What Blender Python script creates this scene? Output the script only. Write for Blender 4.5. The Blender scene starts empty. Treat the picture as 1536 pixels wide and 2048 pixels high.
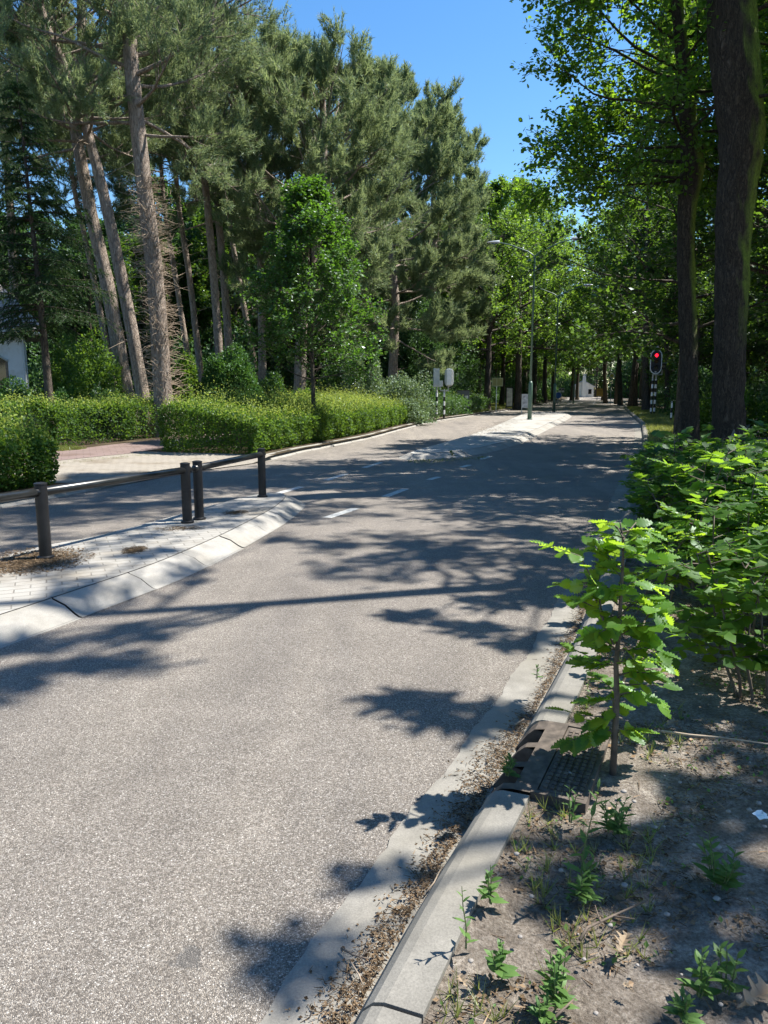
import bpy, math, random
import numpy as np
from mathutils import Vector
R = math.radians
sc = bpy.context.scene
col = sc.collection
# ---------------------------------------------------------------- camera, sky, sun, exposure
CAMH, FPX, PIT = 1.6, 1490.0, R(9.38)
cd = bpy.data.cameras.new('camera'); cam = bpy.data.objects.new('camera', cd); col.objects.link(cam)
cam.location = (0, 0, CAMH); cam.rotation_euler = (R(90) - PIT, 0, 0)
cd.sensor_fit = 'VERTICAL'; cd.sensor_height = 24; cd.lens = FPX / 2048 * 24
cd.clip_start = .05; cd.clip_end = 3000
sc.camera = cam
SUN_EL, SUN_AZ = R(57), R(75.5)          # azimuth clockwise from +Y
w = bpy.data.worlds.new('World'); sc.world = w; w.use_nodes = True
nt = w.node_tree; bg = nt.nodes['Background']
sky = nt.nodes.new('ShaderNodeTexSky'); sky.sky_type = 'NISHITA'; sky.sun_disc = False
sky.sun_elevation = SUN_EL; sky.sun_rotation = SUN_AZ
sky.air_density = 1.0; sky.dust_density = .3; sky.ozone_density = 1.6
hs = nt.nodes.new('ShaderNodeHueSaturation'); hs.inputs['Saturation'].default_value = 1.3; nt.links.new(sky.outputs[0], hs.inputs['Color']); nt.links.new(hs.outputs[0], bg.inputs[0]); bg.inputs[1].default_value = .09
sl = bpy.data.lights.new('sun', 'SUN'); so = bpy.data.objects.new('sun', sl); col.objects.link(so)
sl.energy = 5.0; sl.angle = R(.53); sl.color = (1, .955, .88)
sd = Vector((math.sin(SUN_AZ) * math.cos(SUN_EL), math.cos(SUN_AZ) * math.cos(SUN_EL), math.sin(SUN_EL)))
so.rotation_euler = sd.to_track_quat('Z', 'Y').to_euler(); so.location = (30, 10, 40)
sc.view_settings.view_transform = 'Standard'; sc.view_settings.look = 'None'
sc.view_settings.exposure = 1.34; sc.view_settings.gamma = 1
sc.cycles.max_bounces = 7; sc.cycles.transparent_max_bounces = 8
# ---------------------------------------------------------------- pixel -> world
cp, sp = math.cos(PIT), math.sin(PIT)
def ray(px, py):
    u = (px - 768) / FPX; v = (1024 - py) / FPX
    return u, cp + v * sp, -sp + v * cp
def G(px, py, z=0.):
    x, y, zz = ray(px, py); t = (z - CAMH) / zz
    return (x * t, y * t, z)
def P(px, py, Y):
    x, y, zz = ray(px, py); t = Y / y
    return (x * t, Y, CAMH + zz * t)
# ---------------------------------------------------------------- mesh helpers
def mk(name, V, Fs, mats, parent=None, smooth=False, mi=None):
    V = np.asarray(V, dtype=np.float32).reshape(-1, 3)
    if not isinstance(Fs, list): Fs = [Fs]
    Fs = [np.asarray(f, dtype=np.int32) for f in Fs if len(f)]
    me = bpy.data.meshes.new(name)
    nl = sum(f.size for f in Fs); nf = sum(len(f) for f in Fs)
    me.vertices.add(len(V)); me.vertices.foreach_set('co', V.ravel())
    me.loops.add(nl); me.polygons.add(nf)
    me.loops.foreach_set('vertex_index', np.concatenate([f.ravel() for f in Fs]))
    tot = np.concatenate([np.full(len(f), f.shape[1], dtype=np.int32) for f in Fs])
    st = np.concatenate([[0], np.cumsum(tot)[:-1]]).astype(np.int32)
    me.polygons.foreach_set('loop_start', st)
    if mi is not None: me.polygons.foreach_set('material_index', np.asarray(mi, dtype=np.int32))
    me.polygons.foreach_set('use_smooth', np.full(nf, bool(smooth), dtype=bool))
    for m in (mats if isinstance(mats, (list, tuple)) else [mats]): me.materials.append(m)
    me.update(calc_edges=True); me.validate()
    o = bpy.data.objects.new(name, me); col.objects.link(o)
    if parent is not None: o.parent = parent
    return o
class MB:
    """collects arrays of verts and faces, then builds one mesh object"""
    def __init__(s): s.V = []; s.F = {}; s.n = 0; s.M = {}
    def add(s, V, F, m=0):
        V = np.asarray(V, dtype=np.float32).reshape(-1, 3)
        for f in (F if isinstance(F, list) else [F]):
            f = np.asarray(f, dtype=np.int32)
            if not len(f): continue
            k = f.shape[1]
            s.F.setdefault(k, []).append(f + s.n); s.M.setdefault(k, []).append(np.full(len(f), m, dtype=np.int32))
        s.V.append(V); s.n += len(V); return s
    def box(s, c, d, rz=0., m=0, taper=1.):
        x, y, z = d[0] / 2, d[1] / 2, d[2] / 2
        v = np.array([(-x, -y, -z), (x, -y, -z), (x, y, -z), (-x, y, -z), (-x * taper, -y * taper, z), (x * taper, -y * taper, z), (x * taper, y * taper, z), (-x * taper, y * taper, z)])
        cr, sr = math.cos(rz), math.sin(rz)
        v = v @ np.array([[cr, sr, 0], [-sr, cr, 0], [0, 0, 1]]) + np.array(c)
        return s.add(v, [[(0, 3, 2, 1), (4, 5, 6, 7), (0, 1, 5, 4), (1, 2, 6, 5), (2, 3, 7, 6), (3, 0, 4, 7)]], m)
    def tube(s, pts, rad, n=8, m=0, cap=True):
        V, F = tube(pts, rad, n, cap); return s.add(V, F, m)
    def prism(s, outline, d0, d1, axis='y', m=0):
        """outline of (a,b) points extruded; axis y: a->x b->z; axis z: a->x b->y"""
        n = len(outline); V = []
        for d in (d0, d1):
            for a, b in outline: V.append((a, d, b) if axis == 'y' else ((a, b, d) if axis == 'z' else (d, a, b)))
        i = np.arange(n); j = (i + 1) % n
        s.add(V, [np.stack([i, j, j + n, i + n], 1)], m)
        s.add([V[k] for k in range(n)], [np.arange(n)[None, ::-1]], m)
        s.add([V[k + n] for k in range(n)], [np.arange(n)[None, :]], m)
        return s
    def build(s, name, mats, parent=None, smooth=False):
        if not s.V: return None
        ks = sorted(s.F)
        return mk(name, np.concatenate(s.V), [np.concatenate(s.F[k]) for k in ks], mats, parent, smooth, np.concatenate([np.concatenate(s.M[k]) for k in ks]))
def nrm(a): return a / np.maximum(np.linalg.norm(a, axis=-1, keepdims=True), 1e-9)
def tube(pts, rad, n=8, cap=True):
    p = np.asarray(pts, dtype=float); k = len(p); rad = np.broadcast_to(np.asarray(rad, dtype=float), (k,))
    t = np.gradient(p, axis=0); t = nrm(t)
    a = np.array([1., 0, 0]) if abs(t[0][0]) < .8 else np.array([0, 1., 0])
    V = []
    for i in range(k):
        a = a - t[i] * a.dot(t[i]); a /= np.linalg.norm(a) + 1e-9
        b = np.cross(t[i], a); th = np.linspace(0, 2 * math.pi, n, endpoint=False)
        V.append(p[i] + rad[i] * (np.outer(np.cos(th), a) + np.outer(np.sin(th), b)))
    V = np.concatenate(V); i = np.arange(n); j = (i + 1) % n; F = []
    for r in range(k - 1): F.append(np.stack([i + r * n, j + r * n, j + (r + 1) * n, i + (r + 1) * n], 1))
    Fs = [np.concatenate(F)]
    if cap: 
        V = np.concatenate([V, p[:1], p[-1:]]); c0 = k * n; c1 = c0 + 1; o = (k - 1) * n
        Fs.append(np.concatenate([np.stack([j, i, np.full(n, c0)], 1), np.stack([i + o, j + o, np.full(n, c1)], 1)]))
    return V, Fs
def sticks(A, B, ra, rb, n=3):
    A = np.asarray(A, float); B = np.asarray(B, float); N = len(A)
    ra = np.broadcast_to(ra, (N,)); rb = np.broadcast_to(rb, (N,))
    t = nrm(B - A); up = np.where(np.abs(t[:, 2:3]) > .9, np.array([[1., 0, 0]]), np.array([[0, 0, 1.]]))
    a = nrm(np.cross(t, up)); b = np.cross(t, a); th = np.arange(n) * 2 * math.pi / n
    ring = a[:, None] * np.cos(th)[None, :, None] + b[:, None] * np.sin(th)[None, :, None]
    V = np.concatenate([A[:, None] + ring * ra[:, None, None], B[:, None] + ring * rb[:, None, None]], 1)
    i = np.arange(n); j = (i + 1) % n; f = np.stack([i, j, j + n, i + n], 1)
    F = (f[None] + (np.arange(N) * 2 * n)[:, None, None]).reshape(-1, 4)
    return V.reshape(-1, 3), [F]
# leaf templates: y = length axis, x = width, z = normal
LEAF4 = (np.array([(0, 0, 0), (-.36, .45, .06), (0, 1, -.03), (.36, .45, .06)]), [np.array([(0, 3, 2), (0, 2, 1)])])
LEAF6 = (np.array([(0, 0, 0), (-.3, .3, .06), (-.34, .66, .04), (0, 1, -.08), (.34, .66, .04), (.3, .3, .06)]), [np.array([(0, 5, 4, 3), (0, 3, 2, 1)])])
def beech_leaf(n=8, wid=.34, ser=.05, cor=.03, droop=.12):
    V = []; F = []
    for i in range(n + 1):
        t = i / n; wv = wid * math.sin(math.pi * min(1, t ** .82)) ** .75 if 0 < t < 1 else 0.012
        wv += ser * (1 if i % 2 else -1) * (0 < t < 1)
        z = -droop * t * t; rip = cor * (1 if i % 2 else -1)
        V += [(-wv, t - .03, z + .10 * wv + rip), (-wv * .5, t, z + .07 * wv - rip * .5), (0, t, z), (wv * .5, t, z + .07 * wv - rip * .5), (wv, t - .03, z + .10 * wv + rip)]
    for i in range(n):
        for j in range(4):
            a = i * 5 + j; F.append((a, a + 1, a + 6, a + 5))
    return np.array(V), [np.array(F)]
def oak_leaf(curl=.0):
    o = [(.012, 0), (.012, .1)]
    for i in range(22): t = .1 + .9 * (i + 1) / 22; e = math.sin(math.pi * (t - .08) ** 1.25) ** .8 if t < .999 else 0; o.append((e * (.14 + .17 * max(0, math.cos((t - .25) * 2 * math.pi * 4.2)) ** .7 if math.cos((t - .25) * 2 * math.pi * 4.2) > 0 else e * .14), t))
    V = []; F = []
    for x, y in o: V += [(-x, y, curl * x * 2 + .1 * math.sin(y * 5)), (0, y, .06 * math.sin(y * 6)), (x, y, curl * x * 2.4 - .05 * math.sin(y * 7))]
    for i in range(len(o) - 1):
        for j in range(2): a = i * 3 + j; F.append((a, a + 1, a + 4, a + 3))
    return np.array(V), [np.array(F)]
def leaves(tpl, pos, axis, normal, size):
    TV, TF = tpl; N = len(pos); k = len(TV)
    a = nrm(np.asarray(axis, float)); nn = np.asarray(normal, float); nn = nrm(nn - a * (nn * a).sum(1, keepdims=True))
    x = np.cross(a, nn); s = np.broadcast_to(size, (N,))[:, None, None]
    V = pos[:, None] + s * (x[:, None] * TV[None, :, 0:1] + a[:, None] * TV[None, :, 1:2] + nn[:, None] * TV[None, :, 2:3])
    off = (np.arange(N) * k)[:, None, None]
    return V.reshape(-1, 3), [(f[None] + off).reshape(-1, f.shape[1]) for f in TF]
def needles(pos, d, k, L, wd, spread, rng, along=.5):
    """k thin triangles round each twig tip"""
    N = len(pos); L = np.broadcast_to(L, (N,))[:, None, None]
    dd = nrm(np.asarray(d, float))[:, None]
    nd = nrm(dd + rng.normal(0, spread, (N, k, 3)))
    b = pos[:, None] - dd * L * along * rng.random((N, k, 1)) * 1.6
    l = L * rng.uniform(.65, 1.1, (N, k, 1)); sd_ = nrm(np.cross(nd, rng.normal(0, 1, (N, k, 3)))) * wd / 2
    V = np.stack([b - sd_, b + sd_, b + nd * l], 2).reshape(-1, 3)
    return V, [np.arange(N * k * 3).reshape(-1, 3)]
# ---------------------------------------------------------------- object helpers
def tag(o, label=None, cat=None, group=None, kind=None):
    if label: o['label'] = label
    if cat: o['category'] = cat
    if group: o['group'] = group
    if kind: o['kind'] = kind
    return o
def thing(name, loc, label, cat, group=None, rz=0.):
    o = bpy.data.objects.new(name, None); col.objects.link(o); o.location = loc; o.rotation_euler = (0, 0, rz)
    o.empty_display_size = .2
    return tag(o, label, cat, group)
def copy_tree(o, loc, rz=0., sc_=1., label=None, parent=None):
    c = o.copy(); col.objects.link(c)
    if parent is not None: c.parent = parent
    else:
        c.location = loc; c.rotation_euler = (0, 0, rz); c.scale = (sc_, sc_, sc_) if not isinstance(sc_, tuple) else sc_
        if label: c['label'] = label
    for ch in list(o.children): copy_tree(ch, None, parent=c)
    return c
# ---------------------------------------------------------------- materials
class NT:
    def __init__(s, name):
        s.m = bpy.data.materials.new(name); s.m.use_nodes = True; s.t = s.m.node_tree; s.t.nodes.clear()
        s.out = s.t.nodes.new('ShaderNodeOutputMaterial')
    def n(s, typ, **kw):
        nd = s.t.nodes.new('ShaderNode' + typ)
        for k, v in kw.items():
            if k in nd.inputs.keys() if isinstance(k, str) else False: s.set(nd, k, v)
            elif hasattr(nd, k): setattr(nd, k, v)
            else: s.set(nd, k.replace('_', ' '), v)
        return nd
    def set(s, nd, k, v):
        if hasattr(v, 'is_output'): s.t.links.new(v, nd.inputs[k])
        else: nd.inputs[k].default_value = v
    def coord(s, scale=(1, 1, 1), rz=0., kind='Object'):
        tc = s.t.nodes.new('ShaderNodeTexCoord'); mp = s.t.nodes.new('ShaderNodeMapping')
        s.t.links.new(tc.outputs[kind], mp.inputs[0]); mp.inputs['Scale'].default_value = scale; mp.inputs['Rotation'].default_value = (0, 0, rz)
        return mp.outputs[0]
    def noise(s, vec, scale, detail=3., rough=.55, out=0):
        nd = s.n('TexNoise'); s.t.links.new(vec, nd.inputs['Vector']); nd.inputs['Scale'].default_value = scale
        nd.inputs['Detail'].default_value = detail; nd.inputs['Roughness'].default_value = rough; return nd.outputs[out]
    def voro(s, vec, scale, feature='F1', out='Distance'):
        nd = s.n('TexVoronoi'); nd.feature = feature; s.t.links.new(vec, nd.inputs['Vector']); nd.inputs['Scale'].default_value = scale
        return nd.outputs[out]
    def ramp(s, fac, stops, interp='LINEAR'):
        nd = s.n('ValToRGB'); s.t.links.new(fac, nd.inputs[0]); cr = nd.color_ramp; cr.interpolation = interp
        while len(cr.elements) < len(stops): cr.elements.new(.5)
        for e, (p, c) in zip(cr.elements, stops):
            e.position = p; e.color = (*c, 1) if len(c) == 3 else c
        return nd.outputs[0]
    def mr(s, v, a, b, c=0., d=1.):
        nd = s.n('MapRange'); s.t.links.new(v, nd.inputs[0])
        for i, x in enumerate((a, b, c, d)): nd.inputs[i + 1].default_value = x
        return nd.outputs[0]
    def mix(s, f, a, b, mode='MIX'):
        nd = s.n('Mix'); nd.data_type = 'RGBA'; nd.blend_type = mode
        for i, v in ((0, f), (6, a), (7, b)):
            if hasattr(v, 'is_output'): s.t.links.new(v, nd.inputs[i])
            elif i == 0: nd.inputs[0].default_value = v
            else: nd.inputs[i].default_value = (*v, 1)
        return nd.outputs[2]
    def math(s, op, a, b=0.):
        nd = s.n('Math'); nd.operation = op
        for i, v in enumerate((a, b)):
            if hasattr(v, 'is_output'): s.t.links.new(v, nd.inputs[i])
            else: nd.inputs[i].default_value = v
        return nd.outputs[0]
    def bump(s, h, strength=.5, dist=.01, prev=None):
        nd = s.n('Bump'); s.t.links.new(h, nd.inputs['Height']); nd.inputs['Strength'].default_value = strength; nd.inputs['Distance'].default_value = dist
        if prev: s.t.links.new(prev, nd.inputs['Normal'])
        return nd.outputs[0]
    def pbr(s, colr, rough=.8, normal=None, metal=0., spec=.5):
        b = s.n('BsdfPrincipled')
        if hasattr(colr, 'is_output'): s.t.links.new(colr, b.inputs['Base Color'])
        else: b.inputs['Base Color'].default_value = (*colr, 1)
        if hasattr(rough, 'is_output'): s.t.links.new(rough, b.inputs['Roughness'])
        else: b.inputs['Roughness'].default_value = rough
        b.inputs['Metallic'].default_value = metal; b.inputs['Specular IOR Level'].default_value = spec
        if normal: s.t.links.new(normal, b.inputs['Normal'])
        s.t.links.new(b.outputs[0], s.out.inputs[0]); return s.m
def m_plain(name, c, rough=.6, metal=0., var=.12, scale=6., bump=0., spec=.5):
    t = NT(name); v = t.coord(); n = t.noise(v, scale, 4)
    c2 = tuple(x * (1 - var) for x in c); c3 = tuple(min(1, x * (1 + var)) for x in c)
    cc = t.ramp(n, [(.3, c2), (.7, c3)])
    return t.pbr(cc, rough, t.bump(n, bump, .01) if bump else None, metal, spec)
def m_leaf(name, dark, light, trans, tf=.45, gloss=.10, rough=.48, patch=.0):
    t = NT(name); g = t.n('NewGeometry'); rnd = g.outputs['Random Per Island']
    c = t.ramp(rnd, [(0., dark), (.55, tuple((a + b) / 2 for a, b in zip(dark, light))), (1., light)])
    if patch:
        pn = t.noise(t.coord(), patch, 2); c = t.mix(t.mr(pn, .35, .65), c, t.mix(1., c, (.62, .68, .7), 'MULTIPLY'))
    tc = t.mix(1., t.ramp(rnd, [(0., (.7, .7, .7)), (1., (1.25, 1.2, 1.1))]), trans, 'MULTIPLY')
    d = t.n('BsdfDiffuse'); t.t.links.new(c, d.inputs[0])
    tr = t.n('BsdfTranslucent'); t.t.links.new(tc, tr.inputs[0])
    gl = t.n('BsdfGlossy'); gl.inputs[0].default_value = (.55, .6, .62, 1); gl.inputs['Roughness'].default_value = rough
    a = t.n('MixShader'); a.inputs[0].default_value = tf; t.t.links.new(d.outputs[0], a.inputs[1]); t.t.links.new(tr.outputs[0], a.inputs[2])
    fr = t.n('Fresnel'); fr.inputs[0].default_value = 1.45
    fm = t.mr(fr.outputs[0], 0, 1, gloss * .5, .55)
    fm2 = t.math('MULTIPLY', fm, min(1., gloss * 4))
    b = t.n('MixShader'); t.t.links.new(fm2, b.inputs[0]); t.t.links.new(a.outputs[0], b.inputs[1]); t.t.links.new(gl.outputs[0], b.inputs[2])
    t.t.links.new(b.outputs[0], t.out.inputs[0]); return t.m
def m_bark(name, c1, c2, c3, vs=14., stretch=.16, bump=1., moss=None, dist=.03):
    t = NT(name); v = t.coord((1, 1, stretch)); fine = t.noise(t.coord((1, 1, .35)), vs * 3, 5, .7)
    wn = t.noise(t.coord((1, 1, .5)), vs * .35, 3, .6, 1); vv = t.n('VectorMath'); vv.operation = 'MULTIPLY_ADD'; t.t.links.new(wn, vv.inputs[0]); vv.inputs[1].default_value = (.16, .16, .08); t.t.links.new(v, vv.inputs[2]); v = vv.outputs[0]
    w1 = t.noise(v, vs, 4, .6); w2 = t.noise(v, vs * 1.7, 5, .65); vd = t.math('ABSOLUTE', t.math('SUBTRACT', w2, .5)); v3 = t.voro(v, vs * .8, 'DISTANCE_TO_EDGE')
    h = t.math('ADD', t.math('ADD', t.math('MULTIPLY', t.mr(vd, 0, .13), .5), t.math('MULTIPLY', t.mr(v3, 0, .14), .3)), t.math('MULTIPLY', w1, .45))
    big = t.noise(t.coord((1, 1, .6)), 1.3, 3)
    c = t.ramp(h, [(.15, c1), (.55, c2), (.95, c3)])
    c = t.mix(t.mr(big, .4, .7, 0, .45), c, t.mix(1., c, (.6, .62, .6), 'MULTIPLY'))
    c = t.mix(t.mr(fine, .35, .65, .0, .35), c, c3)
    if moss:
        g = t.n('NewGeometry'); sx = t.n('SeparateXYZ'); t.t.links.new(g.outputs['Normal'], sx.inputs[0])
        up = t.mr(t.math('ADD', sx.outputs[0], t.math('MULTIPLY', sx.outputs[2], .8)), .0, .55)
        so_ = t.n('SeparateXYZ'); t.t.links.new(t.coord(), so_.inputs[0])
        zz = t.mr(so_.outputs[2], moss[0], moss[1])
        mk_ = t.math('MULTIPLY', t.math('MULTIPLY', up, zz), t.mr(t.noise(t.coord(), 5., 4), .28, .42))
        c = t.mix(mk_, c, t.ramp(fine, [(.3, (.06, .095, .01)), (.7, (.24, .32, .045))]))
    return t.pbr(c, .9, t.bump(fine, .35 * bump, .01, t.bump(h, bump, dist)), 0, .25)
rng = np.random.default_rng(7); random.seed(7)
# ---------------------------------------------------------------- ground materials
def m_asphalt():
    t = NT('asphalt'); v = t.coord()
    vo = t.n('TexVoronoi'); t.t.links.new(v, vo.inputs['Vector']); vo.inputs['Scale'].default_value = 185.
    ve = t.voro(v, 185., 'DISTANCE_TO_EDGE'); sx = t.n('SeparateColor'); t.t.links.new(vo.outputs['Color'], sx.inputs[0])
    v2 = t.n('TexVoronoi'); t.t.links.new(v, v2.inputs['Vector']); v2.inputs['Scale'].default_value = 330.
    s2 = t.n('SeparateColor'); t.t.links.new(v2.outputs['Color'], s2.inputs[0])
    c = t.ramp(sx.outputs[0], [(0., (.12, .105, .09)), (.35, (.20, .178, .154)), (.62, (.255, .228, .198)), (.86, (.31, .285, .255)), (.965, (.37, .345, .315)), (1., (.46, .44, .41))])
    c2 = t.ramp(s2.outputs[0], [(0., (.6, .6, .6)), (.8, (1.05, 1.05, 1.05)), (1., (1.7, 1.7, 1.68))])
    c = t.mix(1., c, c2, 'MULTIPLY')
    c = t.mix(t.mr(ve, 0, .09, .5, 0), c, (.075, .066, .058))
    big = t.noise(v, .55, 5, .6); med = t.noise(v, 3.2, 5, .6)
    c = t.mix(1., c, t.ramp(big, [(.3, (.86, .85, .84)), (.7, (1.12, 1.11, 1.10))]), 'MULTIPLY')
    c = t.mix(1., c, t.ramp(med, [(.3, (.90, .90, .90)), (.7, (1.10, 1.10, 1.10))]), 'MULTIPLY')
    streak = t.noise(t.coord((1.6, .12, 1), R(-22)), 1.4, 3); c = t.mix(1., c, t.ramp(streak, [(.35, (.88, .88, .89)), (.65, (1.08, 1.075, 1.06))]), 'MULTIPLY')
    c = t.mix(1., c, (.97, .965, .955), 'MULTIPLY')
    sn = t.n('VectorMath'); sn.operation = 'DISTANCE'; t.t.links.new(v, sn.inputs[0]); sn.inputs[1].default_value = G(378, 1915)
    sd2 = t.math('ADD', sn.outputs['Value'], t.math('MULTIPLY', t.math('SUBTRACT', t.noise(v, 26., 4, .7), .5), .14)); c = t.mix(t.mr(sd2, .035, .05, .6, 0), c, (.07, .068, .066))
    oil = t.noise(v, 1.9, 2, .5); c = t.mix(t.mr(oil, .66, .76, 0, .35), c, t.mix(1., c, (.62, .61, .60), 'MULTIPLY'))
    return t.pbr(c, .82, t.bump(t.mr(ve, 0, .25), .75, .004, t.bump(s2.outputs[1], .25, .002)), 0, .35)
def m_concrete(name, c=(.225, .212, .185), var=.6, dirt=.75):
    t = NT(name); v = t.coord(); f = t.noise(v, 160., 3, .7); m = t.noise(v, 7., 6, .65); b = t.noise(v, 1.3, 4)
    cc = t.ramp(m, [(.28, tuple(x * var for x in c)), (.72, c)])
    cc = t.mix(1., cc, t.ramp(f, [(.3, (.78, .78, .78)), (.7, (1.16, 1.16, 1.16))]), 'MULTIPLY')
    cc = t.mix(t.mr(b, .45, .75, 0, dirt), cc, (.17, .155, .12))
    sp = t.voro(v, 45.); cc = t.mix(t.mr(sp, .0, .16, .5, 0), cc, (.12, .11, .1))
    return t.pbr(cc, .88, t.bump(f, .3, .003, t.bump(m, .25, .006)), 0, .3)
def m_pavers(name, rz, w_, h_, c1, c2, mortar, off=.5):
    t = NT(name); br = t.n('TexBrick'); t.t.links.new(t.coord((1, 1, 1), rz), br.inputs['Vector'])
    for k, x in (('Scale', 1.), ('Mortar Size', .006), ('Mortar Smooth', .3), ('Bias', -.2), ('Brick Width', w_), ('Row Height', h_)): br.inputs[k].default_value = x
    br.offset = off; br.inputs['Color1'].default_value = (*c1, 1); br.inputs['Color2'].default_value = (*c2, 1); br.inputs['Mortar'].default_value = (*mortar, 1)
    v = t.coord(); f = t.noise(v, 130., 3, .7); b = t.noise(v, 1.1, 6, .65)
    cc = t.mix(1., br.outputs[0], t.ramp(f, [(.3, (.8, .8, .8)), (.7, (1.15, 1.15, 1.15))]), 'MULTIPLY')
    dm = t.noise(v, 3.5, 5, .7); cc = t.mix(t.mr(dm, .35, .65, .1, .8), cc, tuple((a + b_) / 2.15 for a, b_ in zip(c1, c2)))
    cc = t.mix(t.mr(b, .50, .66, 0, .75), cc, t.mix(1., cc, (.62, .56, .47), 'MULTIPLY'))
    return t.pbr(cc, .9, t.bump(f, .3, .003, t.bump(t.math('SUBTRACT', 1., br.outputs[1]), .9, .006)), 0, .3)
def m_soil(name, c1, c2, c3, s=1.):
    t = NT(name); v = t.coord(); f = t.noise(v, 75. * s, 6, .75); m = t.noise(v, 11. * s, 5, .65); b = t.noise(v, 1.6, 4); pb = t.voro(v, 60. * s)
    cc = t.ramp(f, [(.3, c1), (.5, c2), (.72, c3)])
    cc = t.mix(t.mr(b, .42, .6), cc, t.mix(1., cc, (1.35, 1.38, 1.42), 'MULTIPLY'))
    cc = t.mix(t.mr(m, .4, .62, .55, 0), cc, c1)
    h = t.math('ADD', f, t.math('MULTIPLY', m, .8))
    return t.pbr(cc, .95, t.bump(h, .9, .02, t.bump(t.mr(pb, 0, .5), .35, .01)), 0, .2)
M = {}
M['asphalt'] = m_asphalt()
M['kerb'] = m_concrete('kerb_concrete'); M['kerb_light'] = m_concrete('island_kerb', (.32, .305, .275), .68, .5); M['gutter'] = m_concrete('gutter_concrete', (.25, .235, .205), .6, .8)
M['pavers'] = m_pavers('island_pavers', R(-24), .22, .11, (.315, .30, .27), (.25, .237, .21), (.14, .125, .105))
M['pavers2'] = m_pavers('island_pavers_far', R(-17), .30, .15, (.37, .36, .33), (.30, .29, .265), (.17, .16, .14))
M['apron'] = m_pavers('apron_bricks', R(28), .21, .105, (.29, .26, .215), (.23, .205, .17), (.11, .09, .07))
M['red'] = m_pavers('red_path_tiles', R(-22), .30, .30, (.20, .145, .13), (.165, .122, .11), (.085, .07, .06))
M['paint'] = m_plain('road_paint', (.37, .37, .35), .6, var=.5, scale=22)
M['soil'] = m_soil('verge_soil', (.062, .048, .036), (.20, .168, .135), (.36, .32, .27))
M['floor'] = m_soil('woodland_floor', (.02, .016, .01), (.055, .04, .022), (.11, .08, .05), .4)
# ---------------------------------------------------------------- road edges as curves X(Y)
def curve(pts, ys, sm=3):
    p = np.array(sorted(pts, key=lambda a: a[1])); X = np.interp(ys, p[:, 0 + 1], p[:, 0])
    lo, hi = p[0], p[-1]
    s0 = (p[1, 0] - p[0, 0]) / (p[1, 1] - p[0, 1]); s1 = .16
    X = np.where(ys < lo[1], lo[0] + (ys - lo[1]) * s0, X); X = np.where(ys > hi[1], hi[0] + (ys - hi[1]) * s1, X)
    for _ in range(sm): X[1:-1] = .25 * X[:-2] + .5 * X[1:-1] + .25 * X[2:]
    return X
YS = np.concatenate([np.arange(-6, 20, .25), np.arange(20, 60, .5), np.arange(60, 221, 2.)])
RE = [G(x, y)[:2] for x, y in ((511, 2048), (573, 1955), (640, 1862), (690, 1799), (761, 1705), (950, 1467), (1003, 1380), (1053, 1318), (1086, 1260), (1132, 1173), (1198, 1053), (1231, 983), (1256, 921), (1269, 880), (1270, 850), (1251, 829))] + [(19.5, 62), (27, 85), (39, 125)]
LE = [G(x, y)[:2] for x, y in ((0, 1017), (105, 998), (225, 973), (362, 947), (532, 924), (598, 907), (680, 890), (735, 880), (800, 861), (870, 843), (972, 828), (1052, 816))] + [(15.5, 75), (27, 112), (31, 125)]
RX = curve(RE, YS, 4); LX = curve(LE, YS, 8)
def edge(XS, Y, w):
    """point offset w to the left (w>0) or right (w<0) of the edge curve at depth Y"""
    x = np.interp(Y, YS, XS); d = (np.interp(Y + .5, YS, XS) - np.interp(Y - .5, YS, XS))
    n = math.hypot(d, 1); return (x - w / n, Y + w * d / n)
def Rp(Y, w, z=0.): a = edge(RX, Y, -w); return (a[0], a[1], z)
def Lp(Y, w, z=0.): a = edge(LX, Y, w); return (a[0], a[1], z)
def strip(name, fn, ys, ws, zf, mat, kind='structure', smooth=True, parent=None):
    V = []
    for Y in ys:
        for w_ in ws:
            p = fn(Y, w_); V.append((p[0], p[1], zf(Y, w_, p[0], p[1])))
    n = len(ws); F = []
    for i in range(len(ys) - 1):
        for j in range(n - 1):
            a = i * n + j; F.append((a, a + 1, a + n + 1, a + n))
    F = np.array(F)
    a, b, c = (np.array(V[k]) for k in F[0][:3])
    if np.cross(b - a, c - a)[2] < 0: F = F[:, ::-1]
    return tag(mk(name, V, F, mat, parent, smooth), kind=kind)
_ph = rng.uniform(0, 6.28, (14, 2)); _fq = rng.normal(0, 1, (14, 2)) * np.array([.5, .9, 1.4, 2, 3, 4, 6, 8, 11, 15, 20, 27, 36, 48])[:, None]
def bumpz(x, y, amp=.02):
    z = 0.
    for i in range(14): z = z + np.sin(_fq[i, 0] * x + _fq[i, 1] * y + _ph[i, 0]) * amp / (1 + .55 * i)
    return z
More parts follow.
